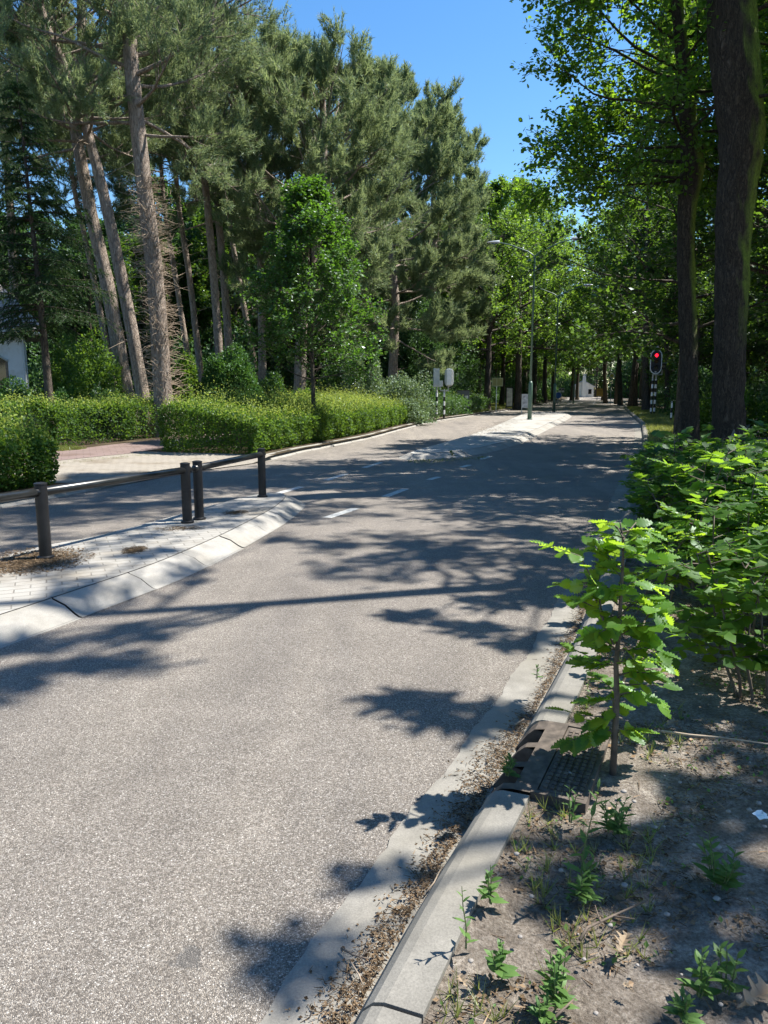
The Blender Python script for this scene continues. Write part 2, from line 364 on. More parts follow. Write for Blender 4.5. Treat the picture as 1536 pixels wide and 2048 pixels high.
# base sheet to the horizon, then road, verge and garden ground
tag(mk('ground', [(-900, -200, -.12), (900, -200, -.12), (900, 1500, -.12), (-900, 1500, -.12)], [np.array([(0, 1, 2, 3)])], M['floor']), kind='structure')
rv = []; 
for Y, a, b in zip(YS, LX, RX): rv += [(a - .15, Y, 0), (b + .03, Y, 0)]
n_ = len(YS); tag(mk('road', rv, [np.array([(2 * i, 2 * i + 1, 2 * i + 3, 2 * i + 2) for i in range(n_ - 1)])], M['asphalt']), kind='structure')
GUT, KS, KT, KH = .225, .085, .115, .125        # gutter, kerb slope, kerb top, kerb height
ysn = np.concatenate([np.arange(-3, 9, .05), np.arange(9, 22, .2), np.arange(22, 60, 1.), np.arange(60, 216, 4.)])
strip('gutter', lambda Y, w_: Rp(Y, w_ + (.010 * math.sin(Y * 9) + .004 * math.sin(Y * 37 + 1) + .003 * math.sin(Y * 61) if w_ < .05 else 0)), ysn, [0., .1, GUT + .01], lambda Y, w_, x, y: .005 + .002 * math.sin(Y * 3) + (.004 if w_ > .05 else 0), M['gutter'])
def kerb_run(name, fn, ys0, ys1, prof, L=1.0, gap=.012, mat=None, jit=.004, skip=None):
    """precast stones, each swept along the edge with a small open joint"""
    mb = MB(); Y = ys0
    while Y < ys1:
        Ln = L if Y < 40 else 4.
        if skip and skip(Y, Y + Ln): Y += Ln; continue
        q = np.linspace(Y + gap / 2, Y + Ln - gap / 2, 4); dz = random.uniform(-jit, jit); dw = random.uniform(-jit, jit); k = len(prof); V = []
        for yy in q:
            for (a, z) in prof: p = fn(yy, a + dw); V.append((p[0], p[1], z + dz))
        i = np.arange(k - 1); F = [np.stack([i + r * k, i + 1 + r * k, i + 1 + (r + 1) * k, i + (r + 1) * k], 1) for r in range(3)]
        V = np.array(V); F = np.concatenate(F)
        # make the faces point up
        a, b, c = V[F[1][0]], V[F[1][1]], V[F[1][2]]
        if np.cross(b - a, c - a)[2] < 0: F = F[:, ::-1]
        mb.add(V, [F])
        if k > 2: mb.add(V[:k], [np.arange(k)[None]]); mb.add(V[-k:], [np.arange(k)[None, ::-1]])
        Y += Ln
    return tag(mb.build(name, mat or M['kerb']), kind='structure')
DR0, DR1 = 2.72, 3.30      # the storm drain sits here
kp = [(GUT, -.03), (GUT, .004), (GUT + .02, .04), (GUT + .045, .09), (GUT + .07, .115), (GUT + .10, .125), (GUT + KS + KT, .128), (GUT + KS + KT, -.03)]
kerb_run('kerb', Rp, DR0 - 5.0, DR0 - .01, kp); kerb_run('kerb', Rp, DR1, 200, kp)
VW = GUT + KS + KT
def vz(Y, w_, x, y):
    d = w_ - VW; z = .105 + min(d, 1.2) * .035 + bumpz(x, y, .012) * min(1, d * 6)
    if Y > 12: z = .11 + .02 * math.sin(x) * .5
    return z
yv = np.concatenate([np.arange(-4, 7, .035), np.arange(7, 14, .12), np.arange(14, 40, 1.), np.arange(40, 215, 5.)])
wv = np.concatenate([[VW], VW + np.arange(.02, 3.2, .035), VW + np.arange(3.3, 6, .2), [VW + 7, VW + 10, VW + 16, VW + 30, VW + 60, VW + 90]])
strip('verge', Rp, yv, wv, vz, M['soil'])
# ---- left side: apron opening between Y=12.2 and Y=16.3
def opening(Y): return max(0., min(1., (Y - 11.9) / .5)) * max(0., min(1., (16.7 - Y) / .6))
def lz(Y, w_, x, y): o = opening(Y) * max(0, 1 - max(0, w_ - 2.6) / 1.5); return .11 * (1 - o) + (.012 + .02 * w_ * (w_ < 4)) * o
yl = np.concatenate([np.arange(-4, 22, .2), np.arange(22, 60, 1.), np.arange(60, 215, 5.)])
strip('garden_ground', Lp, yl, [.0 + .01, .14, .3, .8, 1.5, 2.4, 3., 3.6, 4.4, 5.4, 6.2, 9, 14, 25, 60, 100], lz, M['floor'])
strip('driveway_apron', Lp, np.arange(11.7, 17.01, .15), [-.05, .14, .3, .8, 1.5, 2.4, 3., 3.6], lambda Y, w_, x, y: lz(Y, w_, x, y) + .007, M['apron'])
strip('cycle_path', Lp, np.arange(2, 40, .5), [3.4, 3.7, 4.2, 4.9, 5.4], lambda Y, w_, x, y: lz(Y, w_, x, y) + .012, M['red'])
kl = [(0., -.03), (0., .01), (.10, .09), (.14, .11), (.26, .115), (.26, -.03)]
kerb_run('kerb', Lp, -4, 12.1, kl, skip=lambda a, b: False, mat=M['kerb_light']); kerb_run('kerb', Lp, 16.5, 200, kl, mat=M['kerb_light'])
# ---------------------------------------------------------------- traffic islands
def smooth_poly(p, it=2):
    p = np.array(p)
    for _ in range(it):
        q = np.roll(p, -1, 0); p = np.stack([.75 * p + .25 * q, .25 * p + .75 * q], 1).reshape(-1, 2)
    return p
def offset_poly(p, d):
    t = nrm(np.roll(p, -1, 0) - np.roll(p, 1, 0)); area = np.sum(p[:, 0] * np.roll(p[:, 1], -1) - p[:, 1] * np.roll(p[:, 0], -1))
    n = np.stack([t[:, 1], -t[:, 0]], 1) * (1 if area > 0 else -1)
    for _ in range(3): n = nrm(.25 * np.roll(n, 1, 0) + .5 * n + .25 * np.roll(n, -1, 0))
    return p + n * d
def resample(p, step):
    c = np.concatenate([p, p[:1]]); s = np.concatenate([[0], np.cumsum(np.linalg.norm(np.diff(c, axis=0), axis=1))])
    k = int(s[-1] / step); q = np.linspace(0, s[-1], k, endpoint=False)
    return np.stack([np.interp(q, s, c[:, 0]), np.interp(q, s, c[:, 1])], 1)
def island(name, px, extra, mat, wid, step):
    top = [G(x, y, .12)[:2] for x, y in px] + extra
    p = resample(smooth_poly(top, 2), step); area = np.sum(p[:, 0] * np.roll(p[:, 1], -1) - p[:, 1] * np.roll(p[:, 0], -1))
    if area < 0: p = p[::-1]
    inner = offset_poly(p, -.005); V = [(x, y, .122) for x, y in inner]
    tag(mk(name, V, [np.arange(len(V))[None]], mat), kind='structure')
    rings = [(0., .118), (.012, .112), (wid * .5, .078), (wid * .85, .025), (wid, .008), (wid + .03, .004)]
    P_ = [offset_poly(p, d) for d, z in rings]; mb = MB(); n = len(p); k = len(rings); per = max(1, int(round(.8 / step))); i = 0
    while i < n:
        m = min(per, n - i); idx = [(i + j) % n for j in range(m + 1)]; V = []; dz = random.uniform(-.004, .004)
        for r, j in enumerate(idx):
            sh = .006 if r == 0 else (-.006 if r == m else 0); nx = idx[r + 1] if r < m else idx[r - 1]; sg = 1 if r < m else -1
            for q, (d, z) in enumerate(rings):
                a = P_[q][j]; b = P_[q][nx]; u = (b - a) / (np.linalg.norm(b - a) + 1e-6) * sg * abs(sh) * (1 if r in (0,) else (-1 if r == m else 0))
                V.append((a[0] + u[0], a[1] + u[1], z + dz * (q > 0)))
        F = [(r * k + q, r * k + q + 1, (r + 1) * k + q + 1, (r + 1) * k + q) for r in range(m) for q in range(k - 1)]
        V = np.array(V); F = np.array(F); a, b, c = V[F[2][0]], V[F[2][1]], V[F[2][2]]
        if np.cross(b - a, c - a)[2] < 0: F = F[:, ::-1]
        mb.add(V, [F]); i += m
    tag(mb.build('kerb', M['kerb_light']), kind='structure')
    ob = offset_poly(p, wid + .01); tag(mk('kerb_bed', [(x, y, .0035) for x, y in ob], [np.arange(n)[None]], m_dark), kind='structure')
m_dark = m_plain('joint_dirt', (.06, .055, .045), .95, var=.3, scale=30)
a0 = G(0, 1230, .12); b0 = G(0, 1114, .12)
island('median_island', [(576, 989), (560, 1006), (540, 1020), (490, 1046), (440, 1071), (341, 1114), (281, 1137), (151, 1180), (0, 1230)], [(a0[0] - .7, a0[1] - 1.5), (a0[0] - 1.8, a0[1] - 3.8), (a0[0] - 3.2, a0[1] - 3.4), (b0[0] - .45, b0[1] - 1.2)] + [G(x, y, .12)[:2] for x, y in ((0, 1114), (105, 1087), (176, 1077), (299, 1045), (408, 1015), (506, 989), (550, 984))], M['pavers'], .24, .16)
island('lamp_island', [(800, 909), (875, 906), (948, 898), (1019, 881), (1073, 857), (1136, 830), (1130, 825), (1090, 823), (1052, 826), (1034, 833), (968, 862), (885, 886)], [], M['pavers2'], .26, .25)
# ---------------------------------------------------------------- painted markings
def marking(name, a, b, wd=.12):
    A = np.array(G(*a)[:2]); B = np.array(G(*b)[:2]); d = (B - A) / np.linalg.norm(B - A); n = np.array([d[1], -d[0]]) * wd / 2
    L = np.linalg.norm(B - A); k = max(2, int(L / .12)); V = []
    for i in range(k + 1):
        q = A + (B - A) * i / k; j = random.uniform(-.004, .004)
        V += [(*(q - n * (1 + j * 8)), .0045), (*(q + n * (1 - j * 8)), .0045)]
    return tag(mk(name, V, [np.array([(2 * i, 2 * i + 1, 2 * i + 3, 2 * i + 2) for i in range(k)])], M['paint']), kind='structure')
for a, b in (((654, 1036), (712, 1017)), ((770, 994), (812, 978)), ((858, 960), (878, 954)), ((922, 935), (940, 930)), ((962, 919), (980, 913)),
             ((556, 987), (603, 974)), ((652, 961), (692, 948)), ((728, 936), (762, 925)), ((1128, 812), (1150, 803)), ((1186, 809), (1190, 803)), ((1156, 800.5), (1166, 797.5))):
    marking('lane_marking', a, b, .13 if a[1] > 900 else .1)
# ---------------------------------------------------------------- plant materials
M['oak_leaf'] = m_leaf('oak_leaf', (.022, .062, .010), (.055, .125, .018), (.28, .50, .03), .48, .06)
M['far_leaf'] = m_leaf('broad_leaf', (.030, .080, .014), (.085, .165, .030), (.28, .48, .045), .45, .10)
M['wood_leaf'] = m_leaf('wood_leaf', (.014, .042, .009), (.042, .092, .018), (.15, .29, .022), .40, .07)
M['horn'] = m_leaf('hornbeam_leaf', (.018, .058, .010), (.060, .135, .018), (.16, .36, .025), .40, .12)
M['cool_leaf'] = m_leaf('cool_leaf', (.024, .062, .022), (.065, .125, .045), (.12, .26, .05), .35, .10)
M['hedge_leaf'] = m_leaf('hedge_leaf', (.022, .060, .010), (.066, .135, .020), (.22, .38, .033), .40, .08, patch=.8)
M['shoot'] = m_leaf('young_shoot_leaf', (.14, .20, .04), (.28, .35, .085), (.46, .56, .09), .42, .06)
M['privet'] = m_leaf('dark_hedge_leaf', (.016, .048, .012), (.045, .105, .022), (.14, .30, .03), .35, .14)
M['laurel'] = m_leaf('laurel_leaf', (.028, .080, .018), (.060, .135, .030), (.12, .27, .03), .28, .10, .45)
M['grey_leaf'] = m_leaf('grey_green_leaf', (.07, .12, .06), (.15, .22, .11), (.22, .32, .10), .35, .15)
M['beech'] = m_leaf('beech_leaf', (.040, .11, .013), (.095, .20, .028), (.46, .72, .045), .50, .10, .42)
M['weed'] = m_leaf('weed_leaf', (.055, .12, .030), (.115, .205, .055), (.22, .36, .06), .35, .08)
M['pine'] = m_leaf('pine_needle', (.080, .128, .062), (.285, .36, .185), (.34, .43, .18), .36, .03, .6, patch=.5)
M['pine_old'] = m_leaf('pine_needle_brown', (.10, .085, .045), (.20, .17, .09), (.2, .16, .07), .3, .1, .5)
M['spruce'] = m_leaf('spruce_needle', (.020, .048, .018), (.050, .095, .030), (.08, .15, .03), .25, .03, .5)
M['grass'] = m_leaf('grass_blade', (.09, .11, .03), (.25, .27, .08), (.34, .40, .08), .4, .1)
M['dead'] = m_leaf('dead_leaf', (.16, .10, .055), (.38, .27, .17), (.25, .15, .07), .2, .05)
M['litter'] = m_leaf('litter', (.045, .030, .018), (.22, .155, .095), (.1, .06, .03), .1, .03)
M['oak_bark'] = m_bark('oak_bark', (.006, .005, .004), (.032, .024, .017), (.088, .068, .05), 20., .13, 1., (2.2, 3.4), .03)
M['far_bark'] = m_bark('dark_bark', (.018, .014, .011), (.06, .048, .038), (.12, .10, .08), 12., .14, .8)
M['pine_bark'] = m_bark('pine_bark', (.08, .058, .044), (.25, .195, .155), (.42, .35, .29), 11., .22, 1., None, .04)
M['twig'] = m_plain('twig_bark', (.10, .075, .055), .85, var=.4, scale=20)
M['dead_twig'] = m_plain('dead_twig', (.30, .235, .17), .9, var=.3, scale=20)
M['stem'] = m_plain('green_stem', (.085, .115, .035), .7, var=.3, scale=30)
# ---------------------------------------------------------------- plant generators
def perp(d, rg):
    v = np.cross(d, rg.normal(0, 1, 3)); return v / (np.linalg.norm(v) + 1e-9)
def limb(rg, p, d, L, k=6, up=.15, wob=.12):
    pts = [np.array(p, float)]; d = np.array(d, float); d /= np.linalg.norm(d)
    for i in range(k):
        d = d + rg.normal(0, wob, 3) + np.array([0, 0, up / k]); d /= np.linalg.norm(d); pts.append(pts[-1] + d * L / k)
    return np.array(pts)
def wobble(rg, p0, p1, k, amp):
    t = np.linspace(0, 1, k)[:, None]; p = np.array(p0) * (1 - t) + np.array(p1) * t
    n = rg.normal(0, amp, (k, 3)); n[:, 2] = 0; n[0] = 0; n = np.cumsum(n, 0) * .5
    return p + n
def at(pts, t):
    s = t * (len(pts) - 1); i = min(int(s), len(pts) - 2); f = s - i
    return pts[i] * (1 - f) + pts[i + 1] * f, nrm(pts[i + 1] - pts[i])
def crown_wood(rg, mb, trunk, radf, z0, z1, prof, n1, n2=6, n3=4, up=.25, el0=10, el1=60, nseg=5, dirs=None, fork=.3, thick=1., s0=.22):
    """limbs, side branches and twigs; returns twig starts and ends"""
    A = []; B = []; zt = trunk[:, 2]; az = rg.uniform(0, 6.28)
    for i in range(n1):
        f = (i + rg.uniform(0, .8)) / n1; z = z0 + (z1 - z0) * f
        t = np.interp(z, zt, np.linspace(0, 1, len(trunk))); p, td = at(trunk, t); r = radf(t)
        az += 2.4 + rg.normal(0, .35)
        if dirs is not None: a = dirs[i % len(dirs)] + rg.normal(0, .25)
        else: a = az
        el = R(el0 + (el1 - el0) * f + rg.normal(0, 7)); L = prof(f) * rg.uniform(.8, 1.15)
        d = np.array([math.cos(a) * math.cos(el), math.sin(a) * math.cos(el), math.sin(el)])
        lb = limb(rg, p, d, L, 8, up, .11); rl = min(r * .55, .03 + L * .017) * thick
        mb.tube(lb, np.linspace(rl, rl * .16, 9), nseg, cap=False)
        for j in range(n2):
            s = s0 + (1 - s0) * (j + rg.random()) / n2; q, ld = at(lb, min(s, .999))
            sd_ = nrm(ld * .75 + perp(ld, rg) * .8 + np.array([0, 0, .12])); l2 = L * (.16 + .30 * (1 - s) + .1) * rg.uniform(.7, 1.2)
            sb = limb(rg, q, sd_, l2, 4, up * .8, .14); r2 = rl * .38 * (1 - s * .6)
            mb.tube(sb, np.linspace(r2, r2 * .25, 5), 4, cap=False)
            for k in range(n3):
                s2 = .3 + .7 * (k + rg.random()) / n3; q2, d2 = at(sb, min(s2, .999)); e = nrm(d2 * .8 + perp(d2, rg) * .7)
                A.append(q2); B.append(q2 + e * rg.uniform(.28, .6) * (.5 + .12 * L))
    A = np.array(A); B = np.array(B)
    mb.add(*sticks(A, B, .008, .003)); return A, B
def leaf_cloud(rg, A, B, per, size, jit, tpl, flat=.7, hang=.0):
    N = len(A); t = rg.uniform(.15, 1.08, (N, per, 1)); d = nrm(B - A)[:, None]
    p = A[:, None] * (1 - t) + B[:, None] * t; side = nrm(np.cross(d + rg.normal(0, .05, (N, per, 3)), np.array([0, 0, 1.])))
    side = side * rg.choice([-1, 1], (N, per, 1))
    ax = nrm(side * .9 + d * .6 + rg.normal(0, .35, (N, per, 3)) + np.array([0, 0, -hang])); p = p + rg.normal(0, jit, (N, per, 3))
    nn = nrm(np.array([0, 0, 1.]) * flat + rg.normal(0, .45, (N, per, 3)))
    return leaves(tpl, p.reshape(-1, 3), ax.reshape(-1, 3), nn.reshape(-1, 3), (size * rg.uniform(.65, 1.25, N * per)))
def rad_fn(r0, r1, flare=.35):
    return lambda t: (r0 + (r1 - r0) * t) * (1 + flare * math.exp(-t * 22))
def trunk_mesh(mb, pts, rf, n=12, lump=0., rg=None, k=None):
    """trunk tube, finely resampled, with lumps so the outline is uneven"""
    k = k or max(14, len(pts) * 4); t = np.linspace(0, 1, k); s = np.linspace(0, 1, len(pts))
    p = np.stack([np.interp(t, s, pts[:, i]) for i in range(3)], 1)
    for _ in range(2): p[1:-1] = .25 * p[:-2] + .5 * p[1:-1] + .25 * p[2:]
    r = np.array([rf(x) for x in t]); V, F = tube(p, r, n, cap=False)
    if lump and rg is not None:
        c = np.repeat(p, n, 0); o = V - c; z = V[:, 2]; a = np.arctan2(o[:, 1], o[:, 0]); f = np.zeros(len(V))
        for m in range(9): f += np.sin(z * rg.uniform(.8, 9) + rg.uniform(0, 6.28) + a * rg.integers(0, 4)) * rg.uniform(.3, 1) / (1 + .4 * m)
        V = c + o * (1 + lump * f)[:, None]
    mb.add(V, F); return p
def broad_tree(seed, H=14., base=3.5, R_=3.8, tr=.2, n1=22, n2=7, n3=5, per=9, leaf=.12, mat='far_leaf', name='broadleaf_tree', lean=.4, label='', group=None, tpl=None, el=(5, 65), loc=(0, 0, 0), up=.25, cat='tree'):
    rg = np.random.default_rng(seed); root = thing(name, loc, label, cat, group)
    tk = wobble(rg, (0, 0, -.15), (rg.normal(0, lean), rg.normal(0, lean), H * .93), 9, .10); rf = rad_fn(tr, tr * .18)
    mb = MB(); trunk_mesh(mb, tk, rf, 10, .04, rg)
    prof = lambda f: R_ * (1.05 * math.sin(math.pi * min(1, .28 + .70 * f)) ** .8)
    A, B = crown_wood(rg, mb, tk, rf, base, H * .9, prof, n1, n2, n3, up, el[0], el[1])
    mb.build('trunk', M['far_bark'], root, True)
    V, F = leaf_cloud(rg, A, B, per, leaf, .10, tpl or LEAF4, .7, .15); mk('crown', V, F, M[mat], root)
    return root
def bush(seed, w_=1.2, h=1.2, n=5979, leaf=0.084, mat='privet', name='bush', label='', group=None, loc=(0, 0, 0), tpl=None, round_=1., flat=.35, cat='bush', lump=.16, base=.0):
    """a shrub: stems plus leaves thick in the outer shell of a lumpy dome"""
    rg = np.random.default_rng(seed); root = thing(name, loc, label, cat, group)
    mb = MB(); a = rg.uniform(0, 6.28, 26); b = np.arccos(rg.uniform(0, 1, 26)) * .8
    E = np.stack([np.sin(b) * np.cos(a) * w_ * .8, np.sin(b) * np.sin(a) * w_ * .8, np.cos(b) * h * .85], 1)
    mb.add(*sticks(E * .08, E, .016, .004)); mb.build('stem', M['twig'], root)
    d = nrm(rg.normal(0, 1, (n, 3))); d[:, 2] = np.abs(d[:, 2]) * 1.05 - .05; ph = rg.uniform(0, 6.28, (7, 3)); fq = rg.normal(0, 3.2, (7, 3))
    l = 1 + lump * sum(np.sin((d * fq[i]).sum(1) * 1.6 + ph[i, 0]) for i in range(7)) / 2.2
    rr = (1 - np.abs(rg.normal(0, .16, n))) * l; p = d * rr[:, None] * np.array([w_, w_, h]); p[:, 2] = np.maximum(p[:, 2], rg.uniform(.02, .12, n)) + base
    ax = nrm(d + rg.normal(0, .6, (n, 3)) + np.array([0, 0, -.1])); nn = nrm(d * .8 + np.array([0, 0, flat]) + rg.normal(0, .45, (n, 3)))
    V, F = leaves(tpl or LEAF4, p, ax, nn, leaf * rg.uniform(.6, 1.25, n)); mk('foliage', V, F, M[mat], root)
    return root
def pine(seed, path, r0, r1, z0, z1, Rc, n1=20, n2=9, n3=8, k=13, NL=.19, NW=.020, label='', group='pines behind the hedge', name='pine_tree', dirs=None, el=(-5, 45), dead=0, thin=1., up=.45, bare=10, loc=(0, 0, 0), shape=None):
    rg = np.random.default_rng(seed); root = thing(name, loc, label, 'tree', group); loc = np.array(loc)
    tk = np.array(path, float) - loc; rf = rad_fn(r0, r1, .25); mb = MB(); trunk_mesh(mb, tk, rf, 12, .03, rg, 40)
    z0 -= loc[2]; z1 -= loc[2]
    prof = shape or (lambda f: Rc * (.55 + .6 * math.sin(math.pi * min(1., .15 + .8 * f))) * (1 if f < .8 else (1.35 - f) / .55))
    A, B = crown_wood(rg, mb, tk, rf, z0, z1, prof, n1, n2, n3, up, el[0], el[1], 6, dirs, thick=.62, s0=.42)
    mb.build('trunk', M['pine_bark'], root, True)
    q = 5; t = rg.uniform(.0, 1.1, (len(A), q, 1)); p = (A[:, None] * (1 - t) + B[:, None] * t).reshape(-1, 3) + rg.normal(0, .06, (len(A) * q, 3)); d = nrm(np.repeat(B - A, q, 0) + np.array([0, 0, .35]))
    V, F = needles(p, d, k, NL, NW, .55, rg, .9); mk('crown', V, F, M['pine'], root)
    for i in range(bare):      # dead snags on the bare stem
        q, _ = at(tk, rg.uniform(.12, .6)); a = rg.uniform(0, 6.28); m2 = MB(); m2.tube(limb(rg, q, (math.cos(a), math.sin(a), rg.uniform(-.4, .2)), rg.uniform(.3, 1.3), 4, -.1, .2), np.linspace(.018, .004, 5), 5); m2.build('snag', M['dead_twig'], root)
    if dead:      # dense fuzz of dead epicormic twigs round the stem
        N = dead; z = rg.uniform(.06, .48, N); S = np.array([at(tk, x)[0] for x in z]); a = rg.uniform(0, 6.28, N)
        d1 = np.stack([np.cos(a), np.sin(a), rg.uniform(-.5, .5, N)], 1); s0 = S + d1 * r0 * .8; e0 = S + d1 * (r0 + (.04 + .5 * rg.random(N)[:, None] ** 2.2)); e1 = e0 + nrm(d1 + rg.normal(0, .8, (N, 3))) * rg.uniform(.1, .35, N)[:, None]
        m3 = MB(); m3.add(*sticks(s0, e0, .007, .005)); m3.add(*sticks(e0, e1, .005, .002)); tag(m3.build('dead_twigs', M['dead_twig'], root), 'tangle of dead twigs round the bare stem')
    return root
def spruce(seed, loc, H, R_, z0, label, r0=.13, k=13, mat='spruce'):
    rg = np.random.default_rng(seed); root = thing('spruce_tree', loc, label, 'tree'); mb = MB(); tk = wobble(rg, (0, 0, -.1), (-.25, 0, H), 8, .03); rf = rad_fn(r0, .01); trunk_mesh(mb, tk, rf, 10)
    A = []; B = []; z = z0
    while z < H * .98:
        f = (z - z0) / (H - z0); nb = 6
        for i in range(nb):
            a = rg.uniform(0, 6.28); L = R_ * (1 - f) ** .75 * rg.uniform(.65, 1.1) * (1 if f > .08 else .75) + .15; q, _ = at(tk, np.interp(z + rg.uniform(-.1, .1), tk[:, 2], np.linspace(0, 1, len(tk))))
            lb = limb(rg, q, (math.cos(a), math.sin(a), .05), L, 6, -.25, .06); mb.tube(lb, np.linspace(.02, .005, 7), 4, cap=False)
            for s in np.arange(.15, 1., .09 if L > 1 else .2):
                p, d = at(lb, s); sd_ = nrm(np.cross(d, (0, 0, 1.)))
                for g in (-1, 1):
                    A.append(p); B.append(p + nrm(sd_ * g * .7 + d * .5 + np.array([0, 0, -.55]) + rg.normal(0, .15, 3)) * L * .26 * rg.uniform(.6, 1.2))
        z += .27
    A = np.array(A); B = np.array(B); mb.add(*sticks(A, B, .006, .003)); mb.build('trunk', M['far_bark'], root, True)
    t = np.tile(np.linspace(.15, 1., 4)[None, :, None], (len(A), 1, 1)); p = (A[:, None] * (1 - t) + B[:, None] * t).reshape(-1, 3)
    V, F = needles(p, np.repeat(B - A, 4, 0), k, .085, .013, .55, rg, .8); mk('crown', V, F, M[mat], root)
    return root
def hedge(seed, fn, y0, y1, w0, w1, h, n, leaf, mat, label, name='hedge', tpl=None, group=None, hvar=.08, ragged=.10, loc=None, up=.6, slope=0., shoots=.6, over=.12):
    """clipped hedge between two offsets from the road edge curve"""
    rg = np.random.default_rng(seed); ph = rg.uniform(0, 6.28, (8, 2)); fq = rg.normal(0, 1, (8, 2)) * np.linspace(.5, 3.2, 8)[:, None]
    c = fn((y0 + y1) / 2, (w0 + w1) / 2); c = np.array([c[0], c[1], .1]); root = thing(name, c, label, 'hedge', group)
    yy = rg.uniform(y0, y1, n); W = w1 - w0; per = 2 * h + W; s = rg.uniform(0, per, n)
    ends = rg.random(n) < min(.3, 1.2 * W / (2 * (y1 - y0) + 2 * W)); 
    u = np.where(s < h, 0., np.where(s < h + W, (s - h) / W, 1.)); z = np.where(s < h, s, np.where(s < h + W, h, per - s)); dep = np.abs(rg.normal(0, .11, n))
    nu = np.where(s < h, -1., np.where(s < h + W, 0., 1.)); nz = np.where((s >= h) & (s < h + W), 1., 0.); ny = np.zeros(n)
    yy = np.where(ends, np.where(rg.random(n) < .5, y0, y1), yy); u = np.where(ends, rg.random(n), u); z = np.where(ends, rg.random(n) * h, z)
    ny = np.where(ends, np.where(yy == y0, -1., 1.), 0.); nu = np.where(ends, 0, nu); nz = np.where(ends, 0, nz)
    # round the top corners, bulge
    ed = np.minimum(u, 1 - u) * W; z = z - np.where(ed < .25, (.25 - ed) * .45 * (z / h), 0)
    z = z * (1 - slope * (1 - u)); 
    l = sum(np.sin(fq[i, 0] * yy * 1.3 + fq[i, 1] * (u * 2 + z * 2.2) + ph[i, 0]) for i in range(8)) / 3
    z = z * (1 + hvar * l * .6) + nz * (np.abs(rg.normal(0, ragged * .5, n)) * (rg.random(n) < .5)) - nz * dep; ww = w0 + W * u + nu * (l * .10 * (.4 + z / h) + over * np.clip(z / h, 0, 1) - dep) - nu * .12 * np.clip((.25 - z) / .25, 0, 1); yy = yy + ny * (l * .1 - dep)
    q = np.array([fn(a, b)[:2] for a, b in zip(yy, ww)]); p = np.stack([q[:, 0], q[:, 1], .1 + np.maximum(z, .03)], 1)
    e = np.array([np.array(fn(yy[0] * 0 + (y0 + y1) / 2, 1)[:2]) - np.array(fn((y0 + y1) / 2, 0)[:2])])[0]; tg = np.array([-e[1], e[0]]); tg = tg if tg[1] > 0 else -tg
    nv = np.stack([nu * e[0] + ny * tg[0], nu * e[1] + ny * tg[1], nz], 1)
    ax = nrm(nv * .7 + rg.normal(0, .6, (n, 3)) + np.array([0, 0, .15])); nn = nrm(nv * .7 + np.array([0, 0, up]) + rg.normal(0, .5, (n, 3)))
    V, F = leaves(tpl or LEAF4, p - c, ax, nn, leaf * rg.uniform(.6, 1.25, n)); mk('foliage', V, F, M[mat], root)
    if shoots:
        tp = np.where((nz > 0) & (dep < .12))[0]; tp = rg.choice(tp, int(len(tp) * shoots)); hh = np.abs(rg.normal(0, ragged * .9, len(tp))) * np.clip(1 + l[tp], .1, 2); P2 = p[tp] - c + np.stack([rg.normal(0, .02, len(tp)), rg.normal(0, .02, len(tp)), hh + .02], 1); V, F = leaves(tpl or LEAF4, P2, nrm(rg.normal(0, .7, (len(tp), 3)) + [0, 0, .5]), nrm(rg.normal(0, .5, (len(tp), 3)) + [0, 0, .8]), leaf * .8 * rg.uniform(.6, 1.2, len(tp))); mk('young_shoots', V, F, M['shoot'], root)['label'] = 'yellow-green young growth on top'
    ns = int((y1 - y0) * W * 9) + 20; ys_ = rg.uniform(y0 + .1, y1 - .1, ns); us = rg.uniform(.1, .9, ns); A = np.array([fn(a, w0 + W * b)[:2] + (.05,) for a, b in zip(ys_, us)]); A = np.array([(a[0], a[1], .05) for a in A])
    B = A + np.stack([rg.normal(0, .12, ns), rg.normal(0, .12, ns), rg.uniform(.6, .98, ns) * h], 1); m = MB(); m.add(*sticks(A - c, B - c, .013, .004)); m.build('stems', M['twig'], root)
    return root
# ---------------------------------------------------------------- hedges along the left verge
hedge(1, Lp, 16.9, 37, .42, 2.9, 1.18, 120000, .062, 'hedge_leaf', 'long clipped bright green hedge running beside the left carriageway', name='clipped_hedge', slope=.30, ragged=.14)
hedge(2, Lp, 10.5, 36, 6.0, 7.6, 1.12, 70000, .065, 'hedge_leaf', 'light green hedge across the red path behind the long roadside hedge', name='clipped_hedge')
hedge(3, Lp, 6.5, 11.7, .5, 3.1, 1.0, 62000, .062, 'hedge_leaf', 'clipped hedge left of the brick driveway opening, cut off by the left edge', name='clipped_hedge', hvar=.2, slope=.15, ragged=.2)
hedge(4, Lp, 37.4, 52, .5, 2.2, .95, 26000, .085, 'privet', 'darker loose hedge around the back of the traffic light poles', name='clipped_hedge', hvar=.2, ragged=.25, shoots=.05)
